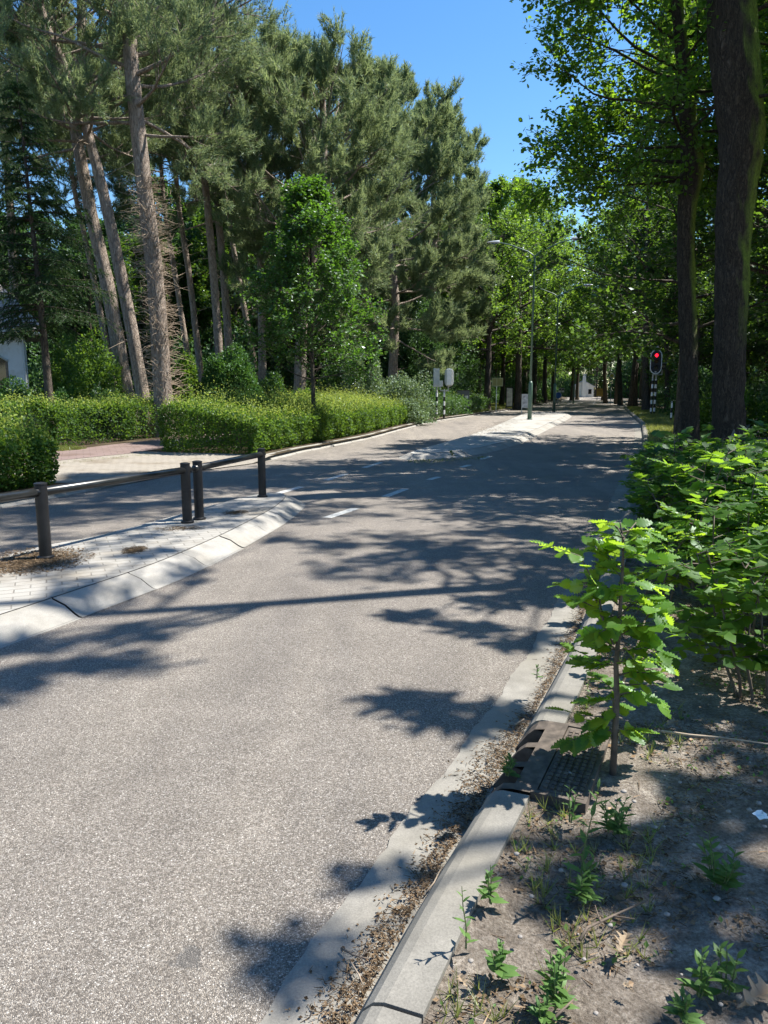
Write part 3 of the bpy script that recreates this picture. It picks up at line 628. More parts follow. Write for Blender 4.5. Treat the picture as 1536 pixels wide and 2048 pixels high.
# ---------------------------------------------------------------- pines: trunks drawn through measured points at their own distance
def path(pts, Y, z0=.0, dy=0.):
    q = [P(x, y, Y + dy * i) for i, (x, y) in enumerate(pts)]
    b = q[0]; d = (q[1][0] - b[0]) / max(.01, q[1][2] - b[2]); q = [(b[0] - d * (b[2] - z0), b[1], z0 - .1)] + q
    return np.array(q)
def base_of(p): return (p[0][0], p[0][1], 0.)
PN = [  # seed, px path (first point just above where it is hidden), depth, r0, r1, crown z range, crown radius, label
    (11, [(285, 785), (262, 650), (228, 480), (196, 340), (168, 240), (130, 130), (95, 60), (60, -60)], 25., .235, .10, 9.2, 13.5, 3.4, 'pine with slanting grey trunk, front one of the leaning pair', dict(bare=6)),
    (12, [(243, 730), (214, 560), (182, 430), (160, 310), (140, 200), (165, 120), (162, 0)], 28., .29, .12, 9.6, 15.5, 3.6, 'thick pine leaning left behind the slanting grey trunk', dict(bare=12)),
    (13, [(326, 788), (318, 650), (305, 500), (290, 390), (276, 260), (262, 130), (256, 0), (254, -120)], 23.5, .295, .17, 8.9, 15., 4.3, 'thickest pine, its lower trunk wrapped in a tangle of dead twigs', dict(dead=1100, dirs=[0., 3.3, .5, -.9, 2.6, 1.2, -.3, -2.4], n1=24)),
    (14, [(438, 700), (428, 560), (416, 420), (405, 320), (402, 200), (396, 80)], 33., .195, .10, 10.5, 15.6, 3.6, 'straight pine, left one of the close pair above the round bush', {}),
    (15, [(458, 700), (447, 540), (434, 410), (440, 320), (470, 200)], 34., .20, .09, 8.8, 14.0, 4.0, 'straight pine, right one of the close pair above the round bush', {}),
    (16, [(600, 760), (604, 640), (640, 440), (648, 300), (645, 180), (620, 110)], 33., .30, .08, 5.6, 13.6, 4.0, 'broad pine with a dark stump-like base behind the hornbeam', dict(el=(-12, 50), n1=42, NL=.24, NW=.028)),
    (17, [(786, 740), (792, 600), (775, 450), (780, 320), (776, 190)], 41., .30, .07, 4.2, 15.8, 4.1, 'tall bushy pine with low sweeping boughs right of the hornbeam', dict(el=(-15, 50), n1=52, NL=.27, NW=.034, k=14)),
    (18, [(868, 700), (872, 560), (866, 420), (868, 300), (866, 240)], 50., .28, .06, 5.5, 17.8, 3.2, 'farthest pine at the right end of the pine row', dict(el=(-12, 50), n1=52, NL=.30, NW=.04, k=14)),
    (19, [(372, 690), (352, 560), (330, 430)], 40., .17, .09, 11.5, 17.5, 3.0, 'slim pale pine stem between the thickest pine and the close pair', {}),
    (20, [(396, 700), (380, 560), (358, 420), (350, 330)], 38., .18, .09, 12., 17.5, 3.4, 'slim reddish pine stem just left of the close pair', {}),
    (21, [(208, 665), (180, 520), (148, 380)], 36., .17, .08, 10., 15.5, 3.4, 'slim pine leaning left beside the dark spruce', {}),
    (22, [(482, 580), (462, 470), (455, 380)], 42., .17, .08, 11.5, 16.5, 3.0, 'slim crooked pine behind the close pair', {}),
    (23, [(525, 740), (522, 560), (515, 400), (500, 260), (480, 100)], 36., .22, .08, 8., 14.6, 3.4, 'tall pine whose crown stands left of the hornbeam top', {}),
    (24, [(30, 620), (20, 400), (0, 200)], 32., .2, .09, 9.5, 16.5, 3.8, 'pine rising behind the dark spruce at the left edge', {}),
]
for sd_, px, Y, r0, r1, z0, z1, Rc, lab, kw in PN:
    pth = path(px, Y); zt = z1 + .3; d = pth[-1] - pth[-2]
    if pth[-1][2] < zt: pth = np.concatenate([pth, [pth[-1] + d / max(d[2], .1) * (zt - pth[-1][2]) * np.array([.3, .3, 1])]])
    lc = base_of(pth); kw = dict(dict(n1=25), **kw)
    pine(sd_, pth, r0, r1, z0, z1, Rc, label=lab, loc=lc, **kw)
sp_ = P(100, 770, 20.5); spruce(31, (sp_[0], sp_[1], 0), 9.6, 2.1, 3.2, 'dark drooping spruce in front of the white house', k=15)
sp_ = P(520, 700, 44); spruce(32, (sp_[0], sp_[1], 0), 7.5, 2.0, .6, 'dark narrow conifer behind the round bush')
# young hornbeam
hb = P(627, 800, 22.); 
def hornbeam():
    rg = np.random.default_rng(41); root = thing('hornbeam_tree', (hb[0], hb[1], 0), 'young oval hornbeam with bright leaves on a thin trunk behind the long hedge', 'tree'); mb = MB(); tk = wobble(rg, (0, 0, -.1), (-.05, 0, 7.3), 8, .02); rf = rad_fn(.075, .012); trunk_mesh(mb, tk, rf, 8)
    prof = lambda f: 1.92 * np.interp(f, [0, .12, .3, .6, .85, 1], [1.0, 1.15, 1.05, .75, .42, .22])
    A, B = crown_wood(rg, mb, tk, rf, 1.7, 6.9, prof, 60, 8, 5, .4, 18, 50, 4, thick=.6); B = A + (B - A) * .8; mb.build('trunk', M['far_bark'], root, True)
    V, F = leaf_cloud(rg, A, B, 13, .10, .06, LEAF4, .7, .25); mk('crown', V, F, M['horn'], root)
hornbeam()
# ---------------------------------------------------------------- garden shrubs
def gb(seed, px, py_top, Y, wpx, **kw):
    c = P(px, py_top, Y); w_ = wpx / FPX * Y; return bush(seed, w_=w_, h=c[2] - .1, loc=(c[0], c[1], .1), **kw)
gb(51, 458, 700, 26, 68, n=20700, leaf=0.095, mat='laurel', label='round glossy laurel bush clipped to a ball below the pines', name='laurel_bush', lump=.07)
gb(52, 368, 716, 25.5, 34, n=8280, leaf=0.090, mat='hedge_leaf', label='small light green shrub tucked left of the round laurel', name='shrub')
gb(53, 20, 776, 25, 56, n=11959, leaf=0.090, mat='laurel', label='dark green laurel bush under the house window', name='laurel_bush')
gb(54, 112, 786, 24, 44, n=6899, leaf=0.078, mat='laurel', label='low green bush at the foot of the spruce', name='shrub')
gb(55, 46, 798, 22, 34, n=7359, leaf=0.050, mat='grey_leaf', label='low grey-green cushion bush left of the path', name='shrub', lump=.06)
gb(56, 190, 700, 27, 60, n=10350, leaf=0.095, mat='hedge_leaf', label='loose sunlit shrub between the spruce and the leaning pines', name='shrub')
gb(57, 135, 690, 30, 60, n=10350, leaf=0.101, mat='far_leaf', label='leafy shrub behind the spruce trunk beside the house', name='shrub')
gb(58, 215, 778, 24, 45, n=8049, leaf=0.084, mat='privet', label='dark shrub at the foot of the leaning pines', name='shrub')
gb(59, 722, 698, 33, 46, n=11959, leaf=0.095, mat='grey_leaf', label='tall grey-green shrub right of the hornbeam', name='shrub', lump=.25)
gb(60, 800, 752, 34, 62, n=11959, leaf=0.095, mat='grey_leaf', label='low silvery shrub just left of the traffic lights', name='shrub', lump=.2)
gb(61, 610, 772, 27, 55, n=8280, leaf=0.078, mat='hedge_leaf', label='spreading yellow-green juniper under the hornbeam', name='juniper', flat=1.)
gb(62, 545, 745, 30, 42, n=7819, leaf=0.095, mat='privet', label='dark shrub right of the round laurel', name='shrub')
gb(63, 830, 600, 47, 95, n=27599, leaf=0.134, mat='cool_leaf', label='big pale-flecked leafy shrub behind the traffic lights', name='shrub', lump=.3)
gb(64, 664, 740, 33, 40, n=8280, leaf=0.095, mat='privet', label='dark shrub behind the hornbeam trunk', name='shrub')
gb(65, 915, 620, 55, 60, n=18400, leaf=0.146, mat='cool_leaf', label='tall leafy shrub right of the traffic light backs', name='shrub', lump=.3)
# ---------------------------------------------------------------- the two oaks close by on the right verge
def px_tree(name, rows, Y, H, label, seed, crown, lump=.05, bark='oak_bark', n=22, knob=None, leaf=.098, z0=0.):
    """rows: (pixel x, pixel y, width in pixels) from the base up"""
    rg = np.random.default_rng(seed); q = [P(x + w_ * .06, y, Y) for x, y, w_ in rows]; rr = [.89 * w_ / 2 / FPX * math.hypot(Y, p[2] - CAMH) for p, (x, y, w_) in zip(q, rows)]
    base = (q[0][0], q[0][1], 0.); root = thing(name, base, label, 'tree'); b = np.array(base)
    zz = [-.1] + [p[2] for p in q]; xs = [q[0][0] - .02] + [p[0] for p in q]; rs = [rr[0] * 1.3] + rr
    if zz[1] > .7: zz.insert(1, .5); xs.insert(1, q[0][0]); rs.insert(1, rr[0] * 1.12)
    top = zz[-1]; k = 130; zt = np.linspace(zz[0], top, k); px_ = np.interp(zt, zz, xs); pr = np.interp(zt, zz, rs)
    for _ in range(5): px_[1:-1] = (px_[:-2] + px_[2:]) / 2; pr[1:-1] = (pr[:-2] + pr[2:]) / 2
    up = H - top; m = 14; e = np.linspace(0, 1, m)[1:]; px2 = px_[-1] + np.cumsum(rg.normal(0, .06, m - 1)); pts = np.concatenate([np.stack([px_, np.full(k, Y), zt], 1), np.stack([px2, Y + np.cumsum(rg.normal(0, .06, m - 1)), top + e * up], 1)]) - b
    rad = np.concatenate([pr, pr[-1] * (1 - e * .8)]); mb = MB(); V, F = tube(pts, rad, n * 2, cap=False)
    c = np.repeat(pts, n * 2, 0); o = V - c; a = np.arctan2(o[:, 1], o[:, 0]); z = V[:, 2]; f = np.zeros(len(V))
    for i in range(26): f += np.sin(z * rg.uniform(.8, 16) + rg.uniform(0, 6.28) + a * rg.integers(0, 9)) * rg.uniform(.3, 1) / (1 + .16 * i)
    f = f / 2.6 + .9 * (.5 - np.abs(np.sin(a * 7 + 1.2 * np.sin(z * 1.7) + .8 * np.sin(z * 4.1))))
    fl = np.exp(-np.maximum(z, 0) * 2.2) * (.25 * np.abs(np.cos(a * 2.5 + 1)) ** 2)
    mb.add(c + o * (1 + lump * f + fl)[:, None], F)
    if knob:
        for kx, ky, kr, kl, dx, dz in knob:
            s = np.array(P(kx, ky, Y - .05)) - b; mb.tube([s, s + np.array([dx, -.12, dz]) * kl * .6, s + np.array([dx, -.15, dz]) * kl], [kr * 1.5, kr * 1.1, kr], 12)
    t_of = lambda t: float(np.interp(t, np.linspace(0, 1, len(rad)), rad)); tk = pts[::3]
    A = []; B = []
    for c_ in crown:
        a_, b_ = crown_wood(rg, mb, tk, t_of, c_['z'][0], c_['z'][1], (lambda f, L=c_['L']: L[0] + (L[1] - L[0]) * f), c_['n'], c_.get('n2', 9), c_.get('n3', 6), c_.get('up', .2), c_['el'][0], c_['el'][1], 6, c_.get('dirs'), thick=c_.get('thick', .7)); A.append(a_); B.append(b_)
    A = np.concatenate(A); B = np.concatenate(B); mb.build('trunk', M[bark], root, True)
    V, F = leaf_cloud(rg, A, B, crown[0].get('per', 11), leaf, .09, LEAF6, .7, .15); mk('crown', V, F, M['oak_leaf'], root)
    return root
pi = math.pi
t1 = px_tree('oak_tree', [(1454, 890, 72), (1452, 800, 66), (1455, 700, 66), (1459, 600, 67), (1462, 480, 70), (1466, 400, 74), (1477, 320, 82), (1479, 260, 86), (1472, 200, 88), (1464, 120, 88), (1458, 40, 86), (1456, -60, 80)], 12.8, 18.5, 'big furrowed mossy oak at the right edge, pale bare patch at its foot', 101,
    [dict(z=(8.6, 16.), n=17, L=(3.8, 2.2), el=(5, 65), thick=.5, per=14), dict(z=(5.6, 8), n=6, L=(2.6, 3.4), el=(-5, 20), dirs=[.3, -.5, 1.3, .8], thick=.5)], lump=.05)
pt = P(1444, 868, 12.8 - .33); 
def scar():
    V = []; n = 22; b = np.array(P(1446, 868, 12.8)); b2 = P(1452, 868, 12.8)
    for i in range(n + 1):
        f = i / n; z = .32 + f * .62; w_ = .085 * math.sin(math.pi * min(1, .12 + .88 * f) ** .75) + .004
        for s in (-1, -.4, .4, 1):
            a = -pi / 2 - .28 + s * w_ / .30; r = .352 + .03 * math.exp(-z * 2) + .008 * (1 - s * s); V.append((math.cos(a) * r, math.sin(a) * r, z))
    F = [(i * 4 + j, i * 4 + j + 1, (i + 1) * 4 + j + 1, (i + 1) * 4 + j) for i in range(n) for j in range(3)]
    o = mk('bare_patch', V, np.array(F), m_plain('bare_wood', (.13, .115, .095), .8, var=.3, scale=14, bump=.4), t1, True); o['label'] = 'pale bark-less patch low on the trunk'
scar()
px_tree('oak_tree', [(1378, 862, 39), (1377, 800, 38), (1375, 700, 37), (1372, 600, 37), (1369, 500, 35), (1371, 420, 36), (1376, 375, 40), (1385, 345, 50), (1382, 315, 44), (1376, 285, 34), (1374, 240, 33), (1371, 180, 31), (1365, 130, 25), (1358, 60, 23), (1351, 0, 21), (1345, -80, 19)], 15.4, 18.5, 'slender crooked oak with a mossy branch stub, second trunk from the right edge', 102,
    [dict(z=(5.6, 15.5), n=32, L=(3.3, 2.0), el=(2, 70), dirs=[pi, 2.5, 3.7, 1.6, 2.9, .6, 3.4, -1.2], n2=11, n3=7, thick=.5, per=16), dict(z=(5.5, 7.5), n=7, L=(2.9, 3.1), el=(-8, 22), dirs=[2.2, 1.2, 2.8, .2], n2=10, thick=.5)], n=14, knob=[(1386, 338, .06, .28, -.1, .15), (1394, 305, .055, .22, .55, .6)])
# ---------------------------------------------------------------- slender oaks just outside the frame on the right; their crowns throw the shade on the road
def side_oak(seed, loc, H, r, label, cr, leaf=.12, per=9):
    rg = np.random.default_rng(seed); root = thing('oak_tree', loc, label, 'tree'); mb = MB(); tk = wobble(rg, (0, 0, -.1), (rg.normal(0, .12), rg.normal(0, .12), H), 12, .05); rf = rad_fn(r, .03, .2); trunk_mesh(mb, tk, rf, 12, .05, rg); A = []; B = []
    for c_ in cr:
        a_, b_ = crown_wood(rg, mb, tk, rf, c_['z'][0], c_['z'][1], (lambda f, L=c_['L']: L[0] + (L[1] - L[0]) * f), c_['n'], c_.get('n2', 7), c_.get('n3', 5), .2, c_['el'][0], c_['el'][1], 5, c_.get('dirs'), thick=.6); A.append(a_); B.append(b_)
    A = np.concatenate(A); B = np.concatenate(B); mb.build('trunk', M['oak_bark'], root, True); V, F = leaf_cloud(rg, A, B, per, leaf, .1, LEAF6, .7, .15); mk('crown', V, F, M['oak_leaf'], root); return root
def shade_oak(seed, loc, H, r, label, clumps, leaf=.11):
    """each clump (x, y, height, radius, twigs) is an unseen bough, placed so its shadow falls at that ground point"""
    rg = np.random.default_rng(seed); root = thing('oak_tree', loc, label, 'tree'); mb = MB(); tk = wobble(rg, (0, 0, -.1), (.1, .1, H), 12, .04); rf = rad_fn(r, .04, .2); trunk_mesh(mb, tk, rf, 12, .05, rg); A = []; B = []; b = np.array(loc)
    for x, y, h, rad, n in clumps:  # unseen boughs set sunward of the ground spots they are shaped to shade
        c = np.array([x + .628 * h, y + .1625 * h, h]) - b; zt = min(h * .86, H * .97); q, _ = at(tk, np.interp(zt, tk[:, 2], np.linspace(0, 1, len(tk)))); m = q * .4 + c * .6 + np.array([0, 0, .25]) + rg.normal(0, .08, 3)
        lb = np.array([q, q * .75 + c * .25 + rg.normal(0, .06, 3), m, c]); mb.tube(lb, [.04, .032, .02, .008], 6, cap=False)
        for i in range(n):
            d = nrm(rg.normal(0, 1, 3)) * np.array([1, 1, .55]) * rad * rg.uniform(.35, 1.); s0 = lb[2] * .3 + c * .7; A.append(s0 + (c + d - s0) * .35 + rg.normal(0, .03, 3)); B.append(c + d); mb.tube([s0, A[-1]], [.008, .005], 4, cap=False)
    A = np.array(A); B = np.array(B); mb.add(*sticks(A, B, .006, .003)); mb.build('trunk', M['oak_bark'], root, True); V, F = leaf_cloud(rg, A, B, 13, leaf, .05, LEAF6, .7, .15); mk('crown', V, F, M['oak_leaf'], root); return root
def gt(px, py, h, rad, n): g = G(px, py); return (g[0], g[1], h, rad, n)
shade_oak(111, (5.35, 7.0, 0), 15.5, .17, 'slender oak beyond the right edge whose trunk shadow crosses the road', [gt(*c) for c in ((850, 1240, 7.5, .35, 12), (960, 1262, 7.2, .3, 11), (1060, 1285, 7., .22, 8), (1110, 1190, 6, .45, 18), (1010, 1205, 6.5, .35, 12), (820, 1092, 9, .4, 11), (1060, 1070, 8, .55, 18), (930, 1105, 8.5, .35, 10), (1140, 1120, 7, .4, 14),
    (10, 1370, 11.5, .36, 12), (110, 1335, 11.5, .36, 12), (270, 1272, 12, .32, 10), (60, 1290, 12, .3, 9), (250, 1330, 11.5, .24, 7), (-60, 1300, 12, .36, 9), (170, 1205, 13, .4, 9), (300, 1130, 13.5, .45, 10), (60, 1170, 13.5, .5, 10), (430, 1065, 14.5, .6, 10), (200, 1080, 14.5, .6, 10), (560, 1075, 13, .3, 6), (380, 1150, 13, .3, 6))])
side_oak(112, (8.6, 9.2, 0), 13., .16, 'oak beyond the right edge whose crown shades the shrubs', [dict(z=(5.4, 12.), n=16, L=(2.8, 1.6), el=(5, 55), n2=7)], per=10)
shade_oak(113, (5.9, 3.6, 0), 9.5, .12, 'oak beside the camera whose crown shades the bottom right corner', [gt(*c) for c in ((790, 1398, 6.5, .22, 11), (860, 1425, 6.3, .18, 7), (940, 1448, 6., .15, 5), (1000, 1425, 6., .15, 5), (575, 1900, 7.0, .10, 5), (715, 1765, 6.2, .06, 2), 
    (1310, 1900, 6.8, .22, 6), (1460, 1840, 6.6, .22, 6), (1450, 1990, 6.2, .26, 8), (1130, 1850, 6.8, .12, 4), (1400, 1620, 5.8, .3, 9), (1520, 1660, 5.8, .3, 9), (1450, 1540, 5.2, .34, 11), (1340, 1760, 6.4, .16, 4))])
# ---------------------------------------------------------------- library of woodland trees, then copies
LIB = []
def add_tree(src, used, px, Y, s, label, X=None, rz=None):
    x = (px - 768) / FPX * Y * 1.0 if X is None else X; rz = random.uniform(0, 6.28) if rz is None else rz
    if not used[0]: used[0] = True; src.location = (x, Y, .05); src.rotation_euler = (0, 0, rz); src.scale = (s, s, s); src['label'] = label; return src
    return copy_tree(src, (x, Y, .05), rz, s, label)
GR, GL, GF = 'trees in the wood right of the road', 'trees in the wood behind the pines', 'trees lining the far road'
def lib(seed, grp, **kw):
    o = broad_tree(seed, label='-', group=grp, name='woodland_tree', **kw); return (o, [False])
wr = [lib(201, GR, H=15, base=4.6, R_=4.2, tr=.19, n1=26, n2=8, n3=6, per=12, leaf=.165, mat='wood_leaf'), lib(202, GR, H=17, base=6.5, R_=4.6, tr=.24, n1=26, n2=8, n3=6, per=12, leaf=.165, mat='wood_leaf'), lib(203, GR, H=12, base=2.6, R_=3.4, tr=.12, n1=26, n2=8, n3=6, per=12, leaf=.16, mat='wood_leaf')]
wl = [lib(204, GL, H=14, base=1.6, R_=4.4, tr=.2, n1=30, n2=8, n3=6, per=14, leaf=.20, mat='wood_leaf'), lib(205, GL, H=16, base=2.5, R_=4.4, tr=.2, n1=30, n2=8, n3=6, per=14, leaf=.20, mat='cool_leaf')]
wf = [lib(206, GF, H=18, base=4.5, R_=4.8, tr=.28, n1=32, n2=8, n3=6, per=13, leaf=.19), lib(207, GF, H=16, base=3.5, R_=4.4, tr=.22, n1=30, n2=8, n3=6, per=13, leaf=.19, mat='oak_leaf')]
LBE = 'tree in the far-off wood that closes the view behind the white house'
LBR = 'tall dark-trunked tree among many alike in the wood right of the road'
LBL = 'shaded leafy tree among many alike in the wood behind the pines'
LBF = 'leafy tree among several alike closing the far end of the road'
# named trunks seen along the right kerb
for px, Y, v, s, lb in ((1353, 23.5, 2, 1.1, 'dark trunk standing just left of the crooked mossy oak'), (1330, 52, 0, 1., 'dark trunk right behind the red traffic light'), (1556, 21, 0, .9, 'shaded tree just right of the big furrowed oak'),
        (1288, 50, 1, 1., 'dark trunk just left of the red traffic light'), (1255, 62, 0, 1., 'straight dark trunk, second one left of the red traffic light'), (1236, 74, 1, 1., 'dark trunk right of the diamond sign'), (1206, 84, 1, 1., 'dark trunk left of the diamond sign'), (1226, 98, 0, 1.1, 'thin trunk just behind the diamond sign'), (1200, 104, 0, 1.1, 'thick dark trunk behind the yellow board')):
    add_tree(wr[v][0], wr[v][1], px, Y, s, lb)
rr = random.Random(5)
def edge_x(X_, Y): return float(np.interp(Y, YS, X_))
pl = []
def spread(n, fx, lo, hi, mind):
    out = []; tr_ = 0
    while len(out) < n and tr_ < 6000:
        tr_ += 1; Y = rr.uniform(lo, hi); x = fx(Y)
        if x is None: continue
        if all((x - a) ** 2 + (Y - b) ** 2 > mind ** 2 for a, b in pl): pl.append((x, Y)); out.append((x, Y))
    return out
for x, Y in spread(44, lambda Y: edge_x(RX, Y) + (6.5 if 21 < Y < 44 else 3.5) + rr.uniform(0, 14.5), 14, 62, 2.5): v = rr.randrange(3); add_tree(wr[v][0], wr[v][1], 0, Y, rr.uniform(.85, 1.1), LBR, X=x)
for x, Y in spread(60, lambda Y: edge_x(RX, Y) + rr.uniform(2.3, 22), 56, 135, 2.9): v = rr.randrange(3); add_tree(wr[v][0], wr[v][1], 0, Y, rr.uniform(.95, 1.2), LBR, X=x)
for x, Y in spread(74, lambda Y: rr.uniform(-.62 * Y, min(edge_x(LX, Y) - 9, .13 * Y)), 46, 84, 3.): v = rr.randrange(2); add_tree(wl[v][0], wl[v][1], 0, Y, rr.uniform(.8, 1.1), LBL, X=x)
for x, Y in spread(30, lambda Y: edge_x(RX, Y) + rr.uniform(8, 30), 24, 80, 3.4): v = rr.randrange(2); o_ = add_tree(wl[v][0], wl[v][1], 0, Y, rr.uniform(.8, 1.05), 'dense dark tree deep in the wood right of the road', X=x); o_['group'] = 'dense trees deep in the right-hand wood'
# the far road: trees along its left side, meeting over it
for px, Y, v, s, lb in ((972, 52, 0, .88, 'dark leaning trunk with light foliage at the left end of the grass verge'), (1032, 58, 0, .98, 'thick dark forked trunk on the grass verge behind the first street lamp'), (1000, 66, 1, 1., 'bright leafy tree behind the yellow sign back'), (940, 60, 1, .9, 'leafy tree at the right end of the pine row'),
        (1085, 84, 0, 1., 'leafy tree beyond the second street lamp'), (1138, 104, 1, 1., 'dark trunk left of the distant white house'), (1150, 112, 0, .95, 'straight dark trunk standing right in front of the distant white house'), (1062, 78, 0, 1.22, 'tall leafy tree above the second street lamp'), (1230, 80, 1, 1.3, 'tall leafy tree leaning over the road behind the diamond sign'), (1104, 98, 1, 1.4, 'tallest leafy tree behind the street lamps'), (1262, 66, 0, 1.15, 'tall leafy tree at the kerb beyond the red traffic light')):
    add_tree(wf[v][0], wf[v][1], px, Y, s, lb)
for x, Y in spread(36, lambda Y: edge_x(LX, Y) - rr.uniform(2.6, 20), 62, 140, 3.2): v = rr.randrange(2); add_tree(wf[v][0], wf[v][1], 0, Y, rr.uniform(.9, 1.15), LBF, X=x)
for i in range(22): v = i % 2; add_tree(wl[v][0], wl[v][1], 0, 170 + 8 * (i % 3), 1.3, LBE, X=-20 + i * 6.5)
# undergrowth
ub = [bush(301, 1.5, 1.6, 3600, .15, 'wood_leaf', 'undergrowth_bush', '-', 'undergrowth in the woods'), bush(302, 1.9, 2.6, 5200, .17, 'cool_leaf', 'undergrowth_bush', '-', 'undergrowth in the woods', lump=.3), bush(303, 1.1, .9, 2600, .11, 'privet', 'undergrowth_bush', '-', 'undergrowth in the woods')]
uu = [[False], [False], [False]]
for x, Y in spread(60, lambda Y: edge_x(RX, Y) + rr.uniform(2.8, 18), 17, 110, 1.7): v = rr.choice((0, 1, 2)); add_tree(ub[v], uu[v], 0, Y, rr.uniform(.6, 1.), 'dark bush in the undergrowth right of the road', X=x)
for x, Y in spread(44, lambda Y: rr.uniform(-.6 * Y, min(.12 * Y, edge_x(LX, Y) - 5)), 40, 70, 2.2): v = rr.choice((0, 1, 1)); add_tree(ub[v], uu[v], 0, Y, rr.uniform(.8, 1.4), 'dark bush in the undergrowth behind the pines', X=x)
for i in range(26): add_tree(ub[1], uu[1], 0, 150 + 5 * (i % 4), 2.0, 'dark bush at the end of the view', X=-5 + i * 4.6)
for i in range(9): v = i % 2; add_tree(wl[v][0], wl[v][1], 0, 150 + 6 * (i % 3), 1.1, LBE, X=29 + i * 4.4)
for i in range(34): add_tree(ub[1], uu[1], 0, 126 + 5 * (i % 5), 2.2, 'dark bush at the end of the view', X=41 + i * 2.6)
for x, Y in spread(16, lambda Y: edge_x(LX, Y) - rr.uniform(3, 8), 64, 120, 2.5): v = rr.choice((0, 1)); add_tree(ub[v], uu[v], 0, Y, rr.uniform(.8, 1.2), 'bush at the foot of the trees along the far road', X=x)
# ---------------------------------------------------------------- street furniture materials
M['black'] = m_plain('black_paint', (.011, .011, .012), .42, var=.35, scale=9, bump=.08, spec=.35); M['rail'] = m_plain('worn_black_steel', (.013, .014, .014), .3, .0, var=.5, scale=7)
M['lampgreen'] = m_plain('green_paint', (.075, .135, .10), .45, var=.2, scale=3); M['lampgrey'] = m_plain('lamp_head_grey', (.55, .56, .57), .4, .2, var=.08)
M['white'] = m_plain('white_paint', (.72, .73, .72), .5, var=.1, scale=8); M['grey'] = m_plain('grey_paint', (.42, .44, .43), .5, var=.1); M['panel'] = m_plain('panel_grey', (.50, .52, .50), .45, var=.08)
M['dark'] = m_plain('dark_plastic', (.012, .012, .013), .5, var=.2); M['board'] = m_plain('backboard', (.03, .03, .035), .6, var=.2); M['iron'] = m_plain('cast_iron', (.085, .068, .054), .75, .3, var=.5, scale=22, bump=.3)
M['steel'] = m_plain('galvanised', (.38, .39, .38), .5, .4, var=.15); M['yellow'] = m_plain('sign_yellow', (.62, .50, .10), .5); M['ochre'] = m_plain('ochre_board', (.42, .25, .04), .6); M['signback'] = m_plain('olive_sign_back', (.30, .27, .08), .6); M['blue'] = m_plain('sign_blue', (.03, .10, .35), .5)
def emis(name, c, s):
    t = NT(name); e = t.n('Emission'); e.inputs[0].default_value = (*c, 1); e.inputs[1].default_value = s; t.t.links.new(e.outputs[0], t.out.inputs[0]); return t.m
M['redlight'] = emis('red_lamp_lit', (1., .01, .03), 1.6); M['lens_amber'] = m_plain('amber_lens_off', (.05, .02, .005), .2); M['lens_green'] = m_plain('green_lens_off', (.008, .02, .016), .2); M['glass'] = m_plain('dark_glass', (.02, .022, .025), .08, spec=.8)
# ---------------------------------------------------------------- tube rail barriers on the median
def barrier(posts, rail, label, caps=True):
    c = posts[0]; root = thing('rail_barrier', (c[0], c[1], .12), label, 'barrier', 'black tube barriers on the island'); b = np.array([c[0], c[1], .12])
    for p in posts:
        q = np.array([p[0], p[1], .12]) - b; mb = MB(); h = .665
        mb.tube([q + [0, 0, -.05], q + [0, 0, h - .012], q + [0, 0, h]], [.053, .053, .047], 24); mb.tube([q + [0, 0, 0.001], q + [0, 0, .022], q + [0, 0, .03]], [.072, .072, .056], 24)
        po = mb.build('post', M['black'], root, False); cp_ = MB(); cp_.tube([q + [0, 0, h - .006], q + [0, 0, h + .006], q + [0, 0, h + .014]], [.056, .056, .03], 24); c2 = cp_.build('cap', M['black'], po)
    mb = MB(); z = .595; e = [np.array([p[0], p[1], .12 + z]) - b for p in rail]; d = nrm(e[1] - e[0]); mb.tube([e[0] - d * .08, e[0] - d * .07, e[1] + d * .07, e[1] + d * .08], [.03, .039, .039, .03], 20); mb.build('rail', M['rail'], root, True)
pA, pB, pC, pD = (G(x, y, .12) for x, y in ((92, 1117), (375, 1046), (399, 1039), (525, 994)))
pL = tuple(np.array(pA) + (np.array(pA) - np.array(pB)) * 1.02)
barrier([pA, pB], [pA, pB], 'black tube barrier between the left post and the middle pair of posts'); barrier([pC, pD], [pC, pD], 'black tube barrier at the island nose, farthest along')
barrier([pL], [pL, np.array(pA) - (np.array(pA) - np.array(pL)) * .02], 'black tube barrier running out of the left edge of the picture')
